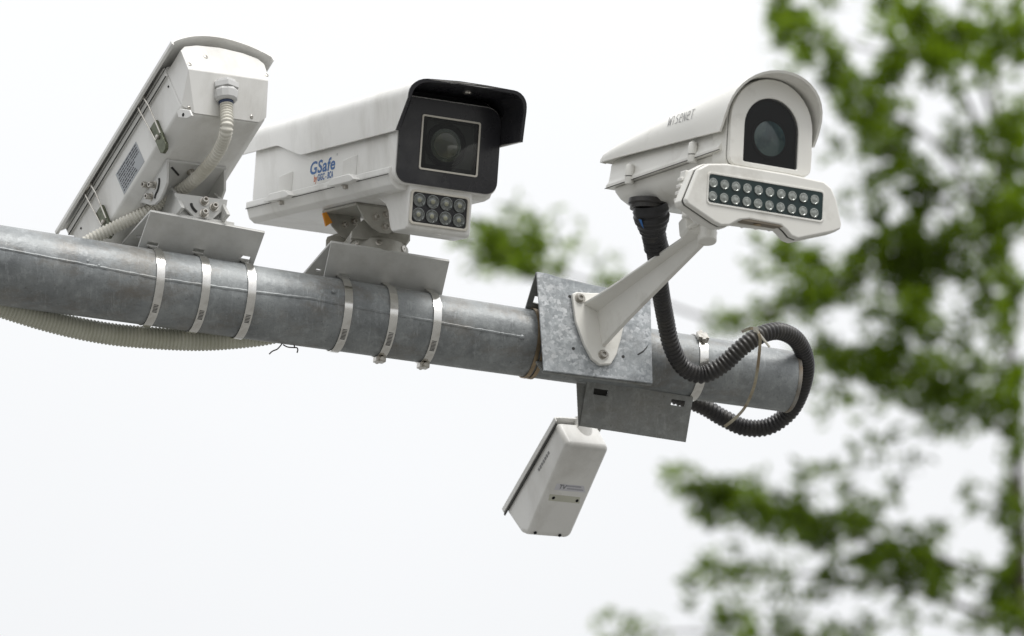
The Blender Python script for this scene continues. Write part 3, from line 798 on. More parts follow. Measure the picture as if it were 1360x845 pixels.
# sticker with unreadable small print
def sside(fr, s_, f0, f1, u0, u1, rows, parent, sheet_mat=PAPER, ink=INK, sd_=1):
    mb = MB(); mb.box(fr, s_ - .35, s_, f0, f1, u0, u1); stk = mb.build('rating_label', sheet_mat, parent)
    mb = MB(); random.seed(5)
    for k in range(rows):
        u = u1 - (k + .9) * (u1 - u0) / (rows + .6); f = f0 + 3
        while f < f1 - 4:
            w_ = random.uniform(1.5, 7); w_ = min(w_, f1 - 3 - f)
            if not (k > rows * .45 and f < f0 + (f1 - f0) * .28): mb.box(fr, s_ - .6, s_ - .36, f, f + w_, u, u + (u1 - u0) / rows * .42)
            f += w_ + random.uniform(.7, 1.6)
    mb.build('small_print', ink, stk); return stk
sside(c1, -66.1, 144, 206, -28.5, 9, 8, b1)
# toggle latches
for (x0, y0), (x1, y1), (wa, wb, wc, wd) in (((478, 172), (540, 295), ((425, 145), (455, 200), (462, 92), (520, 190))), ((205, 600), (268, 722), ((158, 575), (190, 630), (190, 520), (245, 625)))):
    a, b = c1.trl(0, -67, [(x0, y0), (x1, y1)], Z8)
    mb = MB(); d = (b[1] - a[1], b[2] - a[2])
    w_ = 8.5; mb.prism([c1(-66, a[1] - w_, a[2]), c1(-66, a[1] + w_, a[2]), c1(-66, a[1] + w_, b[2] + 3), c1(-66, a[1] + w_ * .5, b[2] - 2), c1(-66, a[1] - w_ * .5, b[2] - 2), c1(-66, a[1] - w_, b[2] + 3)], -c1.S * 5 * K)
    lt = mb.build('toggle_latch', LATCH, b1, bevel=1)
    mb = MB()
    for sg in (-1, 1):
        mb.tube([c1(-73, a[1] + sg * 9, 37), c1(-75, a[1] + sg * 9, 30), c1(-73, a[1] + sg * 9.5, 18), c1(-71, a[1] + sg * 7, (a[2] + b[2]) / 2)], 1.1 * K, 6)
    mb.tube([c1(-72, a[1] - 9, 38), c1(-72, a[1] + 9, 38)], 1.1 * K, 6)
    mb.build('latch_wire', BOLTM, lt)
    mb = MB(); mb.lathe(c1(-71, a[1], (a[2] + b[2]) / 2), -c1.S, [(0, 3.6), (2.5, 3.2), (3.2, 1)], 10); mb.build('rivet', BOLTM, lt)
# channel under camera 1
uB = -45.2
q = c1.trl(2, uB - 1, [(378, 60), (800, 112), (190, 362)], Z5)
sL1, sR1, f0_, f1_ = q[0][0], q[1][0], q[0][1], q[2][1]
ch = MB(); ch.box(c1, sL1, sR1, f0_, f1_, uB - 4, uB)
ckl = c1.trl(0, sL1, [(378, 62), (376, 225), (352, 290), (325, 345), (292, 378), (262, 385), (190, 362)], Z5)
ch.prism([c1(sL1, f, u) for s_, f, u in ckl], c1.S * 4 * K); ch.prism([c1(sR1, f, u) for s_, f, u in ckl], -c1.S * 4 * K)
cho = ch.build('tilt_yoke', GREYP, r1, bevel=.9)
for x, y in ((247, 243), (292, 243), (268, 324)): bolt(c1.tr(0, sL1, [(x, y)], Z5)[0], -c1.S, 4, 9, cho, BOLTM)
mb = MB(); mb.tube(spline(c1.tr(0, sL1 - .3, [(325, 195), (326, 225), (318, 270), (300, 310), (292, 350)], Z5), .004), 1.6 * K, 6); mb.build('arc_slot', DARKM, cho)
mb = MB(); mb.tube(c1.tr(2, uB - 4.3, [(412, 118), (460, 172)], Z5), 1.5 * K, 6); mb.build('slot', DARKM, cho)
for x, y in ((545, 150), (715, 290)): bolt(c1.tr(2, uB - 4, [(x, y)], Z5)[0], -c1.U, 4, 7, cho, BOLTM)
# saddle of camera 1
Hc = P.loc(c1((sL1 + sR1) / 2, (f0_ + f1_) / 2, uB - 40))[1]
hf = Hc + 22
sa = MB()
a_ = P.trl(1, hf, [(430, 295), (805, 345), (797, 388), (760, 430), (690, 490), (640, 490), (580, 475), (450, 345)], Z5)
sa.prism([P(x, hf, z_) for x, y, z_ in a_], -P.F * 4.5 * K)
fp = sa.build('roll_plate', GREYP, r1, bevel=.9)
for x, y in ((640, 360), (708, 400), (638, 444)): bolt(P.tr(1, hf, [(x, y)], Z5)[0], P.F, 4.4, 9, fp, BOLTM)
mb = MB(); mb.tube(spline(P.tr(1, hf + .3, [(548, 372), (556, 398), (575, 422), (600, 440)], Z5), .004), 2 * K, 6); mb.build('arc_slot', DARKM, fp)
sa = MB()
b_ = P.trl(1, hf - 8, [(490, 395), (755, 440), (825, 520), (415, 460)], Z5); sa.prism([P(x, hf - 8, z_) for x, y, z_ in b_], -P.F * 5 * K)
zt = P.loc(o1)[2] + 4
d_ = P.trl(0, P.trl(1, hf - 4, [(440, 340)], Z5)[0][0], [(378, 232), (432, 296), (482, 400), (425, 470), (228, 440), (232, 380), (290, 382)], Z5)
d0 = d_[0][0]
sa.prism([P(d0, y, z_) for x, y, z_ in d_], P.S * 5 * K)
sa.prism([P(d0 + 62, y, z_) for x, y, z_ in d_], P.S * 5 * K)
ys_ = [y for x, y, z_ in d_]
sa.box(P, d0 - 6, d0 + 80, max(ys_) - 110, min(hf, max(ys_)), zt, zt + 6)
sa.build('saddle', GREYP, r1, bevel=1)

# ---------------------------------------------------------------- camera 3 (arched face with light bar)
c3 = Fr(V(1022, 180, .46), vdir((.883, -.135, -.45)), vdir((.468, .148, .872)))
Z3 = (780, 80, 3.38); Z7 = (830, 230, 7.04)
r3 = thing('security_camera', 'ivory camera with arched window and a wide bar of lights below, on a wall arm', 'security camera', c3(0, -150, -150))


def archsec(h, bot, cu, r, nb=5, n_=18):
    p = [(h - nb, bot)] if False else []
    for i in range(5):
        a = rad(180 + 90 * i / 4); p.append((-h + nb + nb * math.cos(a), bot + nb + nb * math.sin(a)))
    for i in range(5):
        a = rad(270 + 90 * i / 4); p.append((h - nb + nb * math.cos(a), bot + nb + nb * math.sin(a)))
    for i in range(n_ + 1):
        a = rad(180 * i / n_); p.append((h * math.cos(a), cu + r * math.sin(a)))
    return p


mb = MB(); ups = [(-66, -26), (-66, -22), (-62, -16), (-60, -4), (-59, 14), (-52, 30), (-35, 44), (35, 44), (52, 30), (59, 14), (60, -4), (62, -16), (66, -22), (66, -26)]
rings = []
for f, k, tk in ((-314, .97, .45), (-308, 1, .5), (-200, 1, .8), (-30, 1, 1), (-14, 1, 1)): rings.append([c3(s_ * k, f, u_ * (tk if u_ > 10 else 1)) for s_, u_ in ups])
mb.loft(rings); b3 = mb.build('body', WHITE2, r3, bevel=.8)
# tub
mb = MB(); tubs = lambda d, hw, k=1: [(-hw, -27), (-hw + 1, -27 - d * .35), (-hw + 6, -27 - d * .72), (-hw + 18, -27 - d), (hw - 18, -27 - d), (hw - 6, -27 - d * .72), (hw - 1, -27 - d * .35), (hw, -27)]
rings = [[c3(s_, f, u_) for s_, u_ in tubs(d, hw)] for f, d, hw in ((-302, 6, 56), (-299, 14, 58), (-290, 22, 59), (-270, 27, 59), (-230, 29, 58), (-60, 29, 57), (-12, 29, 57))]
mb.loft(rings); tb3 = mb.build('lower_tub', WHITE2, r3, ang=50)
mb = MB(); mb.tube([c3(-66.2, -312, -26.3), c3(-66.2, -10, -26.3)], .5 * K, 6); mb.build('seam', LINE, b3)
for f in (-246, -80):
    for sg in (-1, 1):
        mb = MB(); mb.lathe(c3(sg * 66, f, -30), c3.U, [(-1, 5.8), (7, 6.4), (8, 6.4)], 20); cl = mb.build('clip', WHITE2, b3, ang=40)
        mb = MB(); mb.lathe(c3(sg * 66, f, -22), c3.U, [(0, 5.2), (1.6, 5.2)], 20); mb.build('clip_gap', LINE, cl)
        mb = MB(); mb.lathe(c3(sg * 66, f, -20.6), c3.U, [(0, 6.4), (10, 6.2), (15, 5), (17, 2)], 20); mb.build('clip_cap', WHITE2, cl, ang=40)
# face
outl3 = archsec(60, -47, 12, 60, 11); win3 = archsec(39.5, -40, 7.5, 39.5, 2.5)
mb = MB(); mb.prism([c3(s_ * 1.02, -3.5, u_ * 1.012) for s_, u_ in outl3], -c3.F * 34 * K); mb.build('front_collar', WHITE2, r3, bevel=1, ang=50)
mb = MB(); mb.prism([c3(s_ * .99, -3.4, u_ * .99) for s_, u_ in outl3], c3.F * 1.2 * K); mb.build('collar_gasket', LINE, r3)
mb = MB(); ring_plate(mb, c3, outl3, win3, -2.2, 5.5); mb.build('bezel', WHITE2, r3, bevel=1.6, seg=3, ang=50)
mb = MB(); mb.prism([c3(s_, -2.1, u_) for s_, u_ in archsec(41, -41.5, 7.5, 41, 2.5)], c3.F * .5 * K); mb.build('window_back', BLACKM, r3)
c = c3(1, -1.3, -4); mb = MB(); mb.lathe(c, c3.F, [(0, 27), (1.0, 27), (1.1, 24.5), (.5, 24)], 48); l3 = mb.build('lens_barrel', BLACKM, r3)
mb = MB(); mb.lathe(c, c3.F, [(.3, 23.6), (1.1, 20), (2.0, 13), (2.5, 6), (2.6, .5)], 48); mb.build('lens', LENS3, l3)
mb = MB(); mb.add([c3(s_, 3.0, u_) for s_, u_ in win3], [tuple(range(len(win3)))]); mb.build('window_glass', GLASS3, r3)
# hood: rounded shell, low at the back
mb = MB(); rings = []
for f, low, top, hw, lean in ((-336, 13, 17, 56, 0), (-333, 12.5, 27, 64, 0), (-322, 12, 34, 67, 0), (-295, 10.5, 42, 68, 0), (-240, 8, 52, 68, 0), (-160, 4, 62, 68.5, 0), (-80, 0, 70, 69, 0), (-20, -3, 76, 69, 5), (-6, -4, 78, 70, 40)):
    o_ = []
    for th in (0, 3.2):
        h = hw - th; row = []
        cu = low + (top - low) * .22
        row.append((-h, low)); row.append((-h, (low + cu) / 2))
        for i in range(21):
            a = rad(180 - 9 * i); row.append((h * math.cos(a), cu + (top - th - cu) * abs(math.sin(a)) ** .86))
        row.append((h, (low + cu) / 2)); row.append((h, low)); o_.append(row)
    rings.append([c3(s_, f + lean * max(0, (u_ - low) / (top - low)) ** .8, u_) for s_, u_ in o_[0] + o_[1][::-1]])
mb.loft(rings); hd3 = mb.build('sun_hood', WHITE2, r3, ang=40); hood_v, hood_f = list(mb.v), list(mb.f)
# drip tail at right front
mb = MB(); mb.box(c3, 62, 68, -26, -8, -24, -8); mb.build('hinge_tab', WHITE2, r3, bevel=1)
# maker's lettering on the curved hood side
from mathutils.bvhtree import BVHTree
bvh = BVHTree.FromPolygons(hood_v, hood_f)


def on_hood(px, py):
    p, n_, i_, d_ = bvh.ray_cast(LOC, V(px, py, 0) - LOC)
    if p is None: return None, None
    return p, (n_ if n_.dot(TO) > 0 else -n_)


Lw = {'W': [[(0, 1), (.06, 0), (.5, .8), (.62, 0), (1, 1)]], 'I': [[(.05, 1), (.45, .86)], [(.5, .8), (.3, 0)]],
      'S': [[(1, 1), (.4, .95), (.15, .68), (.8, .42), (.75, .1), (.05, 0)]], 'e': [[(.12, .5), (.85, .58), (.85, .95), (.35, .95), (.08, .5), (.15, .05), (.8, .02)]],
      'N': [[(.05, 0), (.12, .8)], [(.2, 1), (.75, 0), (.95, 1)]], 'T': [[(.1, 1), (1.15, 1)], [(.6, 1), (.42, 0)]]}
mb = MB(); x = 0; tot = 6 * 1.28 + 1.1
for ch_ in 'WISeNeT':
    w_ = .62 if ch_ == 'I' else 1.2 if ch_ == 'W' else 1
    for stv in Lw[ch_]:
        for a, b in zip(stv, stv[1:]):
            qs = []
            for m_ in (a, ((a[0] + b[0]) / 2, (a[1] + b[1]) / 2), b):
                X_ = (x + m_[0] * w_) / tot
                qs.append(on_hood(887.2 + 34.6 * X_ + 2.6 * m_[1], 168 - 11.2 * X_ - 11.6 * m_[1]))
            for (pa_, na_), (pb_, nb_) in zip(qs, qs[1:]):
                if pa_ is None or pb_ is None: continue
                d = (pb_ - pa_).normalized(); sv = d.cross(na_).normalized() * .6 * K; up_ = na_ * .8 * K
                mb.add([pa_ - sv - d * .35 * K + up_, pb_ - sv + d * .35 * K + up_, pb_ + sv + d * .35 * K + up_, pa_ + sv - d * .35 * K + up_], [(0, 1, 2, 3)])
    x += w_ + .28
mb.build('lettering', GREYI, hd3, recalc=False)

# light bar
LO = [(-113, -64), (-99, -55), (-73, -51), (18, -51), (70, -53), (82, -60), (90, -74), (99, -104), (98, -111), (88, -116), (60, -125), (36, -133), (26, -131), (18, -124), (10, -119), (-36, -118), (-50, -121), (-64, -130), (-76, -132), (-86, -129), (-126, -111), (-129, -106)]
lbar = MB(); lbar.prism([c3(a, 22, b) for a, b in LO], -c3.F * 10 * K)
ib = lbar.build('light_bar', WHITE2, r3, bevel=3, seg=4, ang=50)
mb = MB(); mb.prism([c3(a * .997 - .3, 12.2, b * .995 - .4) for a, b in LO], -c3.F * 1.6 * K); mb.build('bar_gasket', LINE, ib)
mb = MB(); B2 = [(a * 1.012 - .3, (b + 90) * 1.03 - 90) for a, b in LO]; mb.prism([c3(a, 10.6, b) for a, b in B2], -c3.F * 16 * K)
mb.prism([c3(a, -2, b) for a, b in [(-118, -62), (70, -56), (92, -104), (60, -118), (-60, -122), (-122, -106)]], -c3.F * 14 * K)
for k in range(9):
    s_ = -104 + k * 20; mb.box(c3, s_, s_ + 4, -24, -8, -120 + abs(k - 4) * .8, -60)
for k in range(4): mb.box(c3, -122 - k * 1.2, -112, -16, -4, -76 - k * 9, -71 - k * 9)
mb.build('heat_sink', WHITE2, ib, bevel=1.3, ang=50)
mb = MB(); mb.prism([c3(s_, 21.6, u_) for s_, u_ in rrect(-97, 69, -104.5, -68, 3.5)], c3.F * .9 * K); pn = mb.build('light_panel', LEDB, ib)
mb = MB(); ring_plate(mb, c3, rrect(-99.5, 71.5, -107, -65.5, 5), rrect(-97, 69, -104.5, -68, 3.5), 21.4, 23.2); mb.build('panel_rim', WHITE2, ib, bevel=.8)
for j in range(2):
    for i in range(10):
        c = c3(-91.3 + i * 16.45, 22.6, -79 - j * 17.2)
        mb = MB(); mb.lathe(c, c3.F, [(0, 6.1), (1.1, 6.1), (1.3, 5.2), (.9, 4.6), (1.0, 3), (1.3, 1.6), (1.35, .3)], 22); mb.build('led', LED3, ib)
mb = MB(); mb.box(c3, -46, 14, 4, 21, -120.5, -117); mb.build('under_slot', mat('rust_edge', (.20, .17, .13), .7), ib)
screw(c3(-20, 14, -121.5), -c3.U, 5, ib, RUSTW)
# socket joining camera to lamp
mb = MB(); mb.box(c3, -45, 40, -60, -8, -66, -58); mb.build('lamp_hanger', WHITE2, r3, bevel=2)

# wall arm of camera 3
HR, HT = H3 + 7, H3 + 318
pl = P.tr(1, HR, [(250, 188), (268, 180), (330, 184), (470, 185), (468, 310), (455, 372), (436, 440), (412, 480), (366, 482), (332, 456), (300, 395), (265, 300)], Z4)
arm = MB(); arm.prism(pl, -P.F * 6.5 * K)
ar = arm.build('wall_plate', WHITE2, r3, bevel=1.6, seg=3)
for x, y in ((283, 208), (380, 443)): bolt(P.tr(1, HR, [(x, y)], Z4)[0], P.F, 5.2, 5, ar, BOLTM)
arm = MB()
ra, rb_, rc = [P.loc(p) for p in P.tr(1, HR - .5, [(777.5, 406.5), (795, 415), (800, 457)])]
ta, tb, tc_ = [P.loc(p) for p in P.tr(1, HT, [(914, 312.5), (926, 316), (931, 326)])]
def lerp(a, b, t): return tuple(x * (1 - t) + y * t for x, y in zip(a, b))
fl0, fl1, web0, web1 = [], [], [], []
rings1, rings2 = [], []
for i in range(9):
    t = i / 8; tt = t
    A_, B_, C_ = lerp(ra, ta, tt), lerp(rb_, tb, tt), lerp(rc, tc_, tt)
    w_ = (B_[0] - A_[0]); root_f = (1 - t) ** 6
    A2 = (A_[0] - 2 * root_f, A_[1], A_[2] + 2 * root_f); R2 = (B_[0] + w_ + 4, B_[1], B_[2] + (B_[2] - A_[2]))
    rings1.append([P(*A2), P(*B_), P(B_[0] + w_, B_[1], A_[2]), P(B_[0] + w_, B_[1], A_[2] + 5), P(B_[0], B_[1], B_[2] + 7), P(A2[0], A2[1], A2[2] + 4)])
    rings2.append([P(B_[0] - 2.2, B_[1], B_[2] + 3), P(B_[0] + 5, B_[1], B_[2] + 3), P(C_[0] + 5, C_[1], C_[2] - 3 * root_f), P(C_[0] - 1, C_[1], C_[2] - 3 * root_f)])
arm.loft(rings1); arm.loft(rings2)
am = arm.build('arm', WHITE2, r3, bevel=1.3, seg=3, ang=30)
# knuckle at the arm's end
mb = MB(); kc = V(939.5, 320, LOC and P.loc(P.tr(1, HT + 8, [(939, 310)])[0]) and 0)
kc = P.tr(1, HT + 8, [(939, 322)])[0]
tk = (kc - LOC).length
mb.lathe(kc, P.U, [(0, 8.4), (0.2, 11.5), (2, 12.6), (14, 12.8), (30, 13.2), (34, 12)], 32)
mb.lathe(kc - P.U * .2 * K, P.U, [(0, 8.6), (6, 8.2)], 24)
kn = mb.build('knuckle', WHITE2, r3, bevel=.5, ang=40)
mb = MB(); mb.lathe(kc + P.U * .6 * K, P.U, [(-.6, 8), (.2, 8)], 20); mb.build('knuckle_recess', mat('dull_recess', (.30, .28, .23), .6), kn)
mb = MB()
blk = P.trl(1, HT + 8, [(553, 395), (700, 455), (860, 560), (850, 600), (690, 580), (585, 555), (562, 520)], Z7)
mb.prism([P(a, HT + 12, b) for a, f, b in blk], -P.F * 26 * K)
for k in range(2):
    q = P.trl(1, HT + 14, [(575 + k * 30, 505 - k * 8), (690 + k * 20, 430 + k * 12), (705 + k * 20, 450 + k * 12), (600 + k * 30, 530 - k * 6)], Z7); mb.prism([P(a, HT + 15 - k, b) for a, f, b in q], -P.F * 12 * K)
mb.build('tilt_block', WHITE2, r3, bevel=1.6, seg=3)
sc_ = P.tr(1, HT + 14, [(588, 388)], Z7)[0]; mb = MB(); mb.lathe(sc_, P.F, [(-8, 5.5), (2, 5.2), (3, 3)], 20); mb.build('pivot', WHITE2, r3, ang=40)
mb = MB(); mb.hull([c3(-92, -10, -112), c3(-52, -10, -112), c3(-92, -50, -104), c3(-52, -50, -104), c3(-88, -14, -125), c3(-60, -14, -125), c3(-80, -40, -120)]); mb.build('lamp_bracket', WHITE2, r3, bevel=1.5)
mb = MB(); mb.box(c3, -84, -40, -70, -24, -108, -60); mb.build('neck', WHITE2, r3, bevel=3)

# ---------------------------------------------------------------- camera 4 (small, hanging)
c4 = Fr(V(779.5, 581, -.12), vdir((.846, -.085, -.527)), vdir((-.411, -.732, -.543)))
Z5b = (640, 520, 4.023)
r4 = thing('security_camera', 'small white camera hanging below the arm, slightly blurred, seen from behind', 'security camera', c4(-4, 10, 20))
mb = MB(); pr = [(0, 28), (-1, -18.6), (146, -42), (160, -26), (168, 28)]
mb.prism([c4(-39, f, u) for f, u in pr], c4.S * 69 * K); b4 = mb.build('body', WHITE, r4, bevel=8, seg=6, ang=50)
mb = MB(); hs_ = [(-42, 23), (-42, 31), (-36, 33), (0, 34.5), (28, 33), (35, 31), (35, 23), (33, 23), (33, 28.5), (0, 31), (-33, 30), (-40, 28.5), (-40, 23)]
mb.prism([c4(a, -4, b) for a, b in hs_], c4.F * 173 * K); mb.build('sun_hood', WHITE, r4, bevel=1)
mb = MB(); mb.prism([c4(-41.6, -2, 19), c4(-41.6, 170, 19), c4(-41.6, 170, 22), c4(-41.6, -2, 22)], c4.S * 1.5 * K); mb.build('seam', LINE, b4)
mb = MB()
for i in range(7): mb.box(c4, -39.5, -39.1, 38 + i * 5.2, 41.6 + i * 5.2, 5 - (i % 2) * .6, 9)
mb.build('side_lettering', GREYI, b4)
pb0 = c4(0, 16, -21); nb4 = (c4.S.cross(c4(0, 140, -41) - pb0)).normalized(); nb4 = nb4 if nb4.dot(c4.U) < 0 else -nb4
fd4 = (c4(0, 140, -41) - pb0).normalized()
def on4(x, y):
    d = V(Z5b[0] + x / Z5b[2], Z5b[1] + y / Z5b[2], 0) - LOC; return LOC + d * ((pb0 - LOC).dot(nb4) / d.dot(nb4))
mb = MB(); mb.prism([on4(*p) for p in ((400, 492), (545, 505), (552, 540), (385, 525))], nb4 * .35 * K); lb4 = mb.build('type_label', mat('faint_label', (.64, .64, .68), .5), b4)
tx = (on4(500, 500) - on4(405, 492)).normalized(); ty = nb4.cross(tx); ty = ty if ty.dot(UY) > 0 else -ty
text('TV', tx, ty, nb4, on4(408, 519), 11, 7, lb4, INK, thick=.7)
mb = MB()
for x, y, x2, y2 in ((455, 515, 540, 524), (450, 500, 530, 508)): mb.prism([on4(x, y), on4(x2, y2), on4(x2, y2 + 7), on4(x, y + 7)], nb4 * .6 * K)
mb.build('small_print', mat('faded_ink', (.40, .40, .44), .5), lb4)
mb = MB(); mb.prism([on4(*p) for p in ((362, 548), (525, 565), (520, 598), (355, 582))], nb4 * .35 * K); mb.build('warning_label', mat('faint_yellow_label', (.56, .56, .47), .5), b4)
for x, y in ((382, 568), (508, 583), (285, 755), (416, 769)): screw(on4(x, y) + nb4 * .3 * K, nb4, 2.4, b4, BLACKM)
mb = MB(); sb = c4(2, 12, 5)
q0 = V(775, 578, -.13); dU = P.U
mb.lathe(V(773, 584, -.135), UPW, [(0, 14.5), (14, 14.5), (15, 12.5), (30, 12.5)], 32)
mb.build('ball_stem', WHITE, r4, ang=40)

# ---------------------------------------------------------------- conduits
root = thing('conduit', 'black corrugated conduit looping from the right camera round the arm tip', 'conduit', V(864, 272, .27), 'corrugated conduits')
G3 = c3.tr(2, -56, [(268, 640)], Z3)[0]; g3t = DIST - (G3 - LOC).dot(-TO)
Hp = [(863, 266, g3t), (864, 285, g3t - .005), (868, 318, g3t - .03), (873, 352, .14), (877, 385, .09), (884, 425, .05), (892, 460, .03), (908, 488, .01), (932, 498, .0), (958, 486, .0), (985, 462, .0), (1008, 446, -.01), (1034, 440, -.035), (1058, 452, -.075), (1070, 480, -.12), (1066, 512, -.16), (1050, 545, -.19), (1022, 566, -.20), (990, 568, -.2), (960, 555, -.19), (930, 538, -.18), (880, 520, -.17)]
mb = MB(); corrugated(mb, [V(*p) for p in Hp], 12.2 * K, 6.0 * K, .15)
hose = mb.build('hose', RUBBER, root, ang=70)
mb = MB(); path = spline([V(863, 270, g3t), V(865, 285, g3t - .005), V(867, 305, g3t - .02), V(872, 330, g3t - .045)], .0018)
rr = []
for i in range(len(path)):
    t = i / len(path); base = 23 if t < .3 else 23 - (t - .3) * 26 if t < .55 else 15.5
    rr.append(max(13.5, base * (1 + .12 * noise.noise(Vector((i * .4, 1, 7))) + .05 * math.sin(i * 1.3))) * K)
mb.tube(path, rr, 20); tp = mb.build('tape_wrap', TAPE, root, ang=25)
mb = MB(); cg = G3; mb.lathe(cg, -c3.U, [(-4, 24), (2, 24.5), (4, 22), (9, 22)], 28); mb.build('gland_ring', RUBBER, root)
mb = MB(); mb.prism([V(848, 291, g3t + .012), V(852, 292, g3t + .014), V(855, 304, g3t + .014), V(852, 300, g3t + .012)], TO * .002); mb.build('blue_wire', BLUE, tp)

root = thing('conduit', 'cream corrugated conduit dropping from the cable gland of the leftmost camera', 'conduit', V(301, 134, .12), 'corrugated conduits')
g0 = gc + gd * 18 * K; tg = .10
pts = [g0, g0 + gd * 14 * K] + [c1.tr(2, u, [(x, y)])[0] for x, y, u in ((301, 170, -72), (295, 192, -74), (283, 212, -74), (264, 234, -66), (242, 252, -57), (224, 262, -47))] + [V(206, 274, .074), V(190, 284, .078), (V(150, 303, .08)), V(118, 320, .078), V(80, 345, .07), V(40, 368, .06)]
mb = MB(); corrugated(mb, pts, 9.0 * K, 4.9 * K, .22); mb.build('hose', IVORY, root, ang=70)

root = thing('conduit', 'thick aged cream conduit sagging along the underside of the arm at left', 'conduit', V(200, 460, .1), 'corrugated conduits')
pts = [V(x, y, ct(x) - .02 - .012) for x, y in ((-420, 330), (-150, 372), (-60, 388), (0, 407), (59, 425), (118, 439), (176, 447), (265, 451.5), (340, 446), (395, 437), (470, 440), (540, 448))]
mb = MB(); corrugated(mb, pts, 15 * K, 5 * K, .13, 24); mb.build('hose', IVORY2, root, ang=70)

def wire(name, label, cat, pts, r, m, flat=False):
    o = thing(name, label, cat, pts[0]); mb = MB(); mb.tube(spline(pts, .002), r * K, 8); mb.build('wire', m, o); return o


tw = thing('wire_tie', 'short dark twisted wire end poking out under the arm beside the cream conduit', 'wire', V(374, 460, .09))
mb = MB()
for pp in ([(357.5, 470.5), (362, 466.5), (368, 464), (372, 460), (375, 456)], [(376, 458), (382, 461), (390, 461.8), (394.5, 462), (395.5, 465), (394.5, 469)], [(391, 461), (390.5, 455)]):
    mb.tube(spline([V(x, y, ct(x) + .01) for x, y in pp], .002), .9 * K, 8)
mb.build('wire', mat('dark_wire', (.08, .07, .065), .5), tw)
zt_ = thing('cable_tie', 'pale cable tie looped round the black conduit and the arm tip', 'cable tie', V(1003, 440, .03))
mb = MB(); pts = [V(985, 441, .0), V(994, 437, .03), V(1003, 437, .033), V(1009, 447, .04), V(1009, 462, .035), V(1006, 490, .02), V(1001, 515, -.01), V(990, 540, -.06), V(976, 556, -.13), V(962, 567, -.165)]
path = spline(pts, .003); rings = []
for i, p in enumerate(path):
    d = (path[min(i + 1, len(path) - 1)] - path[max(0, i - 1)]).normalized(); sv = d.cross(TO).normalized() * 2.0 * K; tn = TO * 1.0 * K
    rings.append([p - sv, p + sv, p + sv + tn, p - sv + tn])
mb.loft(rings); mb.build('strap', mat('aged_tie', (.50, .46, .34), .4, var=.3, scale=60, dirt_or_glint=(.2, .13, .07), dirt_or_glint_amt=.8, dscale=30, dthresh=(.4, .6)), zt_, ang=25)
mb = MB(); mb.tube([V(1004, 438, .04), V(1022, 461, .03)], 1.7 * K, 6); mb.prism([V(1000, 434, .042), V(1007, 435, .042), V(1008, 442, .04), V(1001, 441, .04)], -TO * 4 * K); mb.build('tie_head', mat('tie_plastic', (.7, .68, .6), .4), zt_)
s6 = P.loc(P.tr(1, 0, [(1003, 500)])[0])[0]

# ---------------------------------------------------------------- tree behind, far out of focus
TD = 30.0
def T(px, py, dz=0):                               # point of the tree seen there, dz nearer than the trunk
    return V(px, py, DIST - TD + dz)


random.seed(11)
tb = T(1348, 700); gx, gy = tb.x, tb.y
tree = thing('tree', 'tall green tree with layered branches, far out of focus at right', 'tree', (gx, gy, 0))
zs = tb.z
mb = MB(); path = []; rr = []
HT_ = zs + 3.2
for i in range(60):
    t = i / 59; z_ = HT_ * t
    wv = .10 * math.sin(z_ * .6) * (1 - abs(z_ - zs) / HT_)
    path.append(Vector((gx + wv * .3 + (z_ - zs) * -.006, gy + wv * .4, z_))); rr.append(.15 * (1 - t) ** 1.3 + .007 + (.08 * (1 - t * 12) if t < 1 / 12 else 0))
mb.tube(path, rr, 14)
BARK = mat('bark', (.10, .085, .06), .85, var=.3, scale=20, bump=.6, bscale=60)
mb.build('trunk', BARK, tree, ang=70)


def trunk_at(z_): i = min(59, max(0, z_ / HT_ * 59)); a = int(i); b = min(59, a + 1); return path[a].lerp(path[b], i - a)


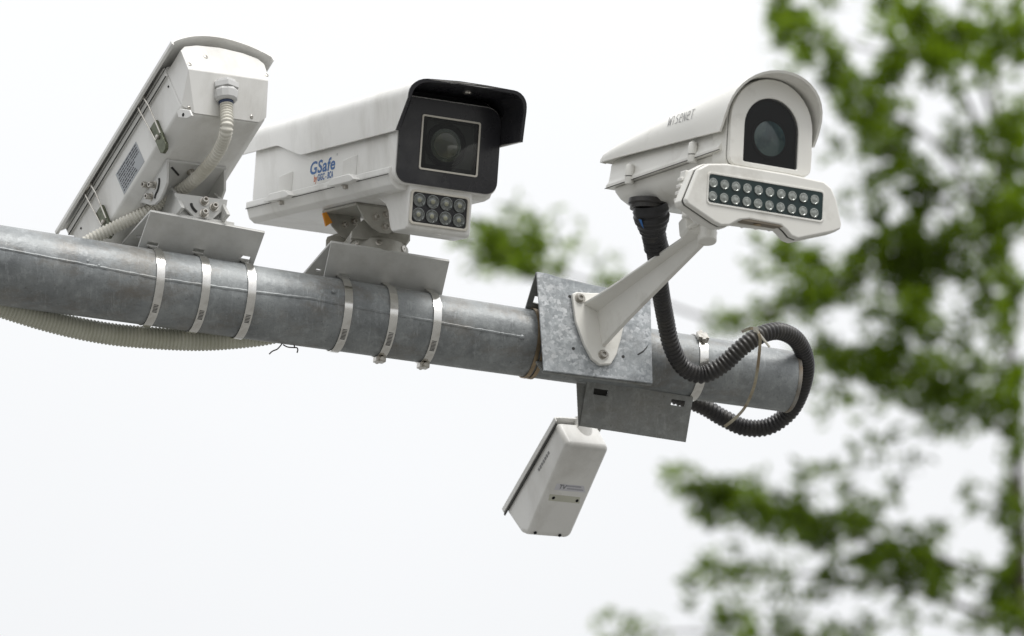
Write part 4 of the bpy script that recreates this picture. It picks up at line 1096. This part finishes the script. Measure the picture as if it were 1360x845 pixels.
# foliage sprays: (px, py, half width, half height, leaves)
SP = [(1045, 30, 20, 22, 1), (1030, 12, 14, 12, .8), (1075, 55, 18, 14, .9), (1060, 75, 22, 10, .5), (1105, 85, 16, 18, 1), (1120, 118, 16, 18, 1), (1140, 140, 14, 12, .9), (1100, 10, 20, 10, .35), (1190, 6, 26, 12, 1), (1175, 30, 22, 10, .4),
      (1222, 28, 18, 16, 1), (1225, 60, 34, 16, .9), (1262, 55, 22, 16, 1), (1300, 62, 24, 14, 1), (1345, 55, 28, 16, 1), (1350, 20, 18, 18, .4), (1300, 15, 22, 14, .35), (1190, 80, 14, 22, .9), (1178, 112, 18, 12, 1), (1240, 90, 20, 14, .8), (1270, 105, 14, 16, .5), (1310, 95, 22, 12, .4),
      (1155, 152, 16, 16, 1), (1165, 182, 20, 16, 1), (1198, 200, 18, 14, .9), (1215, 235, 24, 14, .9), (1190, 160, 26, 12, .5), (1112, 187, 20, 3.5, .7), (1290, 195, 26, 10, .9), (1330, 180, 26, 12, .8), (1345, 205, 20, 16, .9), (1265, 175, 16, 10, .5), (1345, 155, 18, 10, .5),
      (1310, 262, 26, 14, 1), (1350, 250, 16, 16, .8), (1250, 255, 28, 12, .6), (1180, 225, 18, 16, .6), (1150, 262, 26, 10, .4), (1120, 268, 12, 5, .4), (1220, 285, 22, 12, .7),
      (1170, 305, 20, 12, 1), (1200, 330, 28, 20, 1.2), (1235, 345, 26, 20, 1.2), (1272, 322, 22, 14, 1), (1318, 300, 30, 12, 1), (1345, 290, 20, 14, 1), (1190, 366, 24, 14, 1.1), (1150, 350, 24, 12, .8), (1130, 375, 20, 12, 1), (1100, 390, 20, 10, 1), (1060, 402, 30, 11, 1), (1020, 418, 24, 10, .8), (990, 432, 16, 8, .4),
      (1045, 322, 10, 12, .8), (1062, 345, 22, 12, .7), (1085, 372, 20, 14, .8), (1000, 345, 12, 6, .5), (1030, 350, 20, 10, .4), (1090, 335, 18, 10, .4),
      (1222, 388, 22, 16, .9), (1215, 420, 20, 16, .9), (1190, 445, 20, 14, .9), (1240, 440, 16, 20, .6), (1160, 420, 24, 10, .5), (1285, 365, 18, 14, .6), (1325, 345, 20, 18, .7), (1300, 400, 14, 22, .5), (1345, 390, 12, 30, .6), (1280, 455, 14, 22, .4), (1330, 440, 14, 22, .5),
      (1145, 480, 26, 14, 1.1), (1100, 474, 24, 10, 1), (1070, 490, 14, 10, .8), (1178, 492, 22, 14, 1.1), (1212, 500, 24, 16, 1.1), (1245, 500, 20, 14, 1), (1285, 502, 24, 12, .9), (1335, 505, 26, 14, 1), (1262, 528, 22, 12, .9), (1310, 545, 26, 12, .9), (1345, 530, 16, 16, .8), (1225, 530, 26, 10, .7), (1180, 520, 26, 8, .5), (1120, 505, 28, 8, .5), (1240, 555, 30, 7, .4), (1130, 540, 26, 8, .22), (1180, 560, 30, 8, .2),
      (896, 637, 12, 5, .9), (915, 645, 14, 7, 1), (932, 656, 12, 9, 1.1), (948, 672, 18, 11, 1.2), (968, 662, 18, 12, 1.1), (1000, 652, 14, 7, .8), (1000, 672, 24, 12, 1.2), (1035, 684, 26, 12, 1.3), (1068, 697, 26, 12, 1.3), (1100, 703, 26, 11, 1.2), (1140, 694, 20, 12, 1), (1128, 675, 12, 10, .8), (1070, 640, 9, 9, .9), (1165, 680, 18, 9, .6), (1185, 655, 12, 12, .3), (1130, 622, 20, 8, .35), (1165, 597, 18, 6, .35), (1090, 612, 10, 8, .25), (1210, 620, 14, 10, .18), (1095, 560, 12, 10, .2), (1260, 563, 24, 6, .5), (1290, 660, 14, 16, .25),
      (1245, 710, 16, 5, 1), (1215, 726, 24, 9, 1), (1170, 737, 28, 9, 1.1), (1200, 752, 36, 13, 1.1), (1248, 768, 22, 14, 1), (1120, 760, 26, 8, .9), (1085, 768, 18, 7, .7), (1148, 775, 24, 6, .5), (1290, 755, 16, 14, .3),
      (972, 732, 9, 7, .5), (940, 748, 14, 9, .6), (960, 765, 18, 9, .6), (918, 782, 9, 7, .9), (1000, 762, 22, 8, .5), (1040, 770, 26, 7, .5), (965, 800, 16, 14, .35), (985, 822, 14, 14, .45), (1030, 800, 18, 8, .3), (1062, 812, 10, 14, .35), (1240, 800, 26, 8, .5), (1200, 812, 20, 9, .4), (1150, 830, 26, 8, .4),
      (805, 839, 14, 4, .8), (835, 841, 16, 5, .9), (870, 843, 18, 4, .6), (960, 842, 20, 6, 1), (1000, 838, 16, 6, .8), (1040, 843, 24, 7, 1), (1085, 842, 24, 6, .9), (1130, 845, 20, 5, .6),
      (1322, 780, 14, 12, 1), (1340, 765, 16, 14, .9), (1348, 800, 14, 16, .9), (1325, 800, 14, 10, .8), (1332, 670, 20, 9, .8), (1350, 680, 14, 12, .7), (1345, 590, 16, 22, .5), (1350, 640, 12, 20, .4), (1350, 730, 12, 24, .5), (1335, 830, 22, 14, .6), (1290, 830, 20, 8, .3),
      (618, 318, 12, 3, .9), (636, 323, 13, 5, 1.5), (656, 329, 16, 8, 2), (672, 338, 18, 7, 2), (694, 346, 18, 6, 2), (708, 350, 10, 6, 1.6), (713, 312, 5, 14, 1.6), (710, 330, 5, 10, 1.6), (694, 290, 20, 3.5, .9), (674, 302, 9, 5, .9), (745, 338, 16, 7, .35), (762, 312, 9, 10, .3), (735, 354, 14, 6, .4), (730, 292, 10, 5, .3), (632, 345, 10, 5, .2),
      (815, 366, 9, 6, 1.1), (798, 369, 10, 4, .6), (960, 428, 22, 7, .6)]
lv = MB(); lv.m = []
twigs = MB()


def leaf(c, d, up, ln, wd):
    s_ = d.cross(up)
    if s_.length < 1e-4: s_ = d.orthogonal()
    s_ = s_.normalized() * wd / 2; n_ = s_.cross(d).normalized()
    lv.v += [c, c + d * ln * .45 + s_ + n_ * wd * .12, c + d * ln, c + d * ln * .45 - s_ + n_ * wd * .12]
    o = len(lv.v) - 4; lv.f += [(o, o + 1, o + 2), (o, o + 2, o + 3)]; m_ = 0 if random.random() < .74 else 1; lv.m += [m_, m_]


def spray(c, rx, ry, rz, n_tw, seed_dir):
    for k in range(n_tw):
        a = random.uniform(0, 6.283); q = random.random() ** .5; h = random.gauss(0, .45)
        o = c + RX * rx * q * math.cos(a) + Vector((0, 1, 0)) * rz * random.uniform(-1, 1) + UPW * (ry * q * math.sin(a))
        d = (seed_dir + Vector((random.gauss(0, .5), random.gauss(0, .6), random.gauss(0, .35)))).normalized()
        ln = random.uniform(.05, .12); o -= d * ln * .6
        twigs.v += [o, o + d * ln, o + d * ln + UPW * .003, o + UPW * .003]; i_ = len(twigs.v) - 4; twigs.f.append((i_, i_ + 1, i_ + 2, i_ + 3)); twigs.m.append(0)
        for j in range(6):
            p = o + d * ln * (j + .5) / 6
            ld = (d * .6 + Vector((random.gauss(0, .6), random.gauss(0, .6), random.gauss(-.05, .4)))).normalized()
            leaf(p, ld, Vector((random.gauss(0, .3), random.gauss(0, .3), 1)), random.uniform(.04, .07), random.uniform(.022, .034))


M_ = TD / FPX
limb_pts = []
for x, y, hw, hh, w_ in SP:
    dz = random.gauss(0, .35); c = T(x, y, dz)
    nt_ = int(w_ ** 1.1 * hw * hh * .125) + 2
    sdv = (c - Vector((gx, gy, c.z))); sdv = sdv.normalized() if sdv.length > .05 else RX * -1
    spray(c, hw * M_ * 1.04, hh * M_ * 1.04, .2, nt_, (sdv + UPW * .15).normalized())
    limb_pts.append((c, hw))
# the rest of the crown, outside the frame: same layered sprays
for k in range(900):
    z_ = random.uniform(3.5, HT_ - .2); rmax = max(.5, 2.9 * (1 - (z_ / HT_) ** 2.2) + .5)
    a = random.uniform(0, 6.283); r = rmax * random.random() ** .6
    c = Vector((gx + r * math.cos(a), gy + r * math.sin(a) * 1.0, z_))
    # keep what the picture shows as built above
    rel = c - LOC; dep = rel.dot(-TO); px = 680 + rel.dot(RX) / dep * FPX; py = 422.5 - rel.dot(UY) / dep * FPX
    if -60 < px < 1380 and -40 < py < 885: continue
    spray(c, .28, .10, .25, 14, Vector((math.cos(a), math.sin(a), .1)))
LEAF1 = mat('leaf_green', (.145, .225, .006), .5, var=.4, scale=3, spec=.3); LEAF2 = mat('leaf_deep_green', (.065, .10, .012), .45, var=.3, scale=3, spec=.35)
for m_ in (LEAF1, LEAF2):
    t = m_.node_tree; b = t.nodes['Principled BSDF']; o_ = t.nodes['Material Output']
    tr_n = t.nodes.new('ShaderNodeBsdfTranslucent'); tr_n.inputs[0].default_value = (.28, .43, .01, 1) if m_ is LEAF1 else (.14, .22, .02, 1)
    mx = t.nodes.new('ShaderNodeMixShader'); mx.inputs[0].default_value = .38
    t.links.new(b.outputs[0], mx.inputs[1]); t.links.new(tr_n.outputs[0], mx.inputs[2]); t.links.new(mx.outputs[0], o_.inputs[0])
crown = lv.build('crown', [LEAF1, LEAF2], tree, recalc=False); twigs.build('twigs', BARK, tree, recalc=False)
# limbs: from the trunk out through the layers
LB = [[(1346, 120), (1250, 85), (1150, 65), (1050, 28)], [(1346, 260), (1250, 200), (1160, 140), (1105, 90)], [(1347, 360), (1270, 340), (1190, 345), (1060, 402), (960, 425), (860, 396), (705, 350), (640, 320)], [(1347, 560), (1250, 515), (1150, 482), (1075, 480)],
      [(1348, 780), (1250, 745), (1100, 703), (1000, 672), (900, 638)], [(1349, 860), (1230, 790), (1100, 765), (1000, 765), (920, 782)], [(1350, 940), (1200, 880), (1050, 845), (810, 838)], [(1347, 300), (1240, 255), (1160, 180)], [(1346, 60), (1280, 58), (1222, 20)]]
for lb_ in LB:
    pts = [T(x, y, -.03 * i) for i, (x, y) in enumerate(lb_)]; pts[0] = trunk_at(pts[0].z)
    path_ = spline(pts, .05); r0 = .014
    mb = MB(); mb.tube(path_, [r0 * (1 - i / len(path_)) + .004 for i in range(len(path_))], 7); mb.build('limb', BARK, tree, ang=70)
for k in range(34):
    z_ = 3.6 + k * .26; a = k * 2.4
    if z_ > HT_ - .5: break
    d = Vector((math.cos(a), math.sin(a), .25)); ln = max(.5, 2.6 * (1 - (z_ / HT_) ** 2.2))
    e = trunk_at(z_) + d * ln; rel = e - LOC; dep = rel.dot(-TO); px = 680 + rel.dot(RX) / dep * FPX; py = 422.5 - rel.dot(UY) / dep * FPX
    if px < 1380 and -60 < py < 900: continue
    mb = MB(); mb.tube(spline([trunk_at(z_), trunk_at(z_) + d * ln * .5 + UPW * .05, e], .1), .02, 6); mb.build('limb', BARK, tree, ang=70)

for o in bpy.data.objects:
    if '_b' in o: del o['_b']
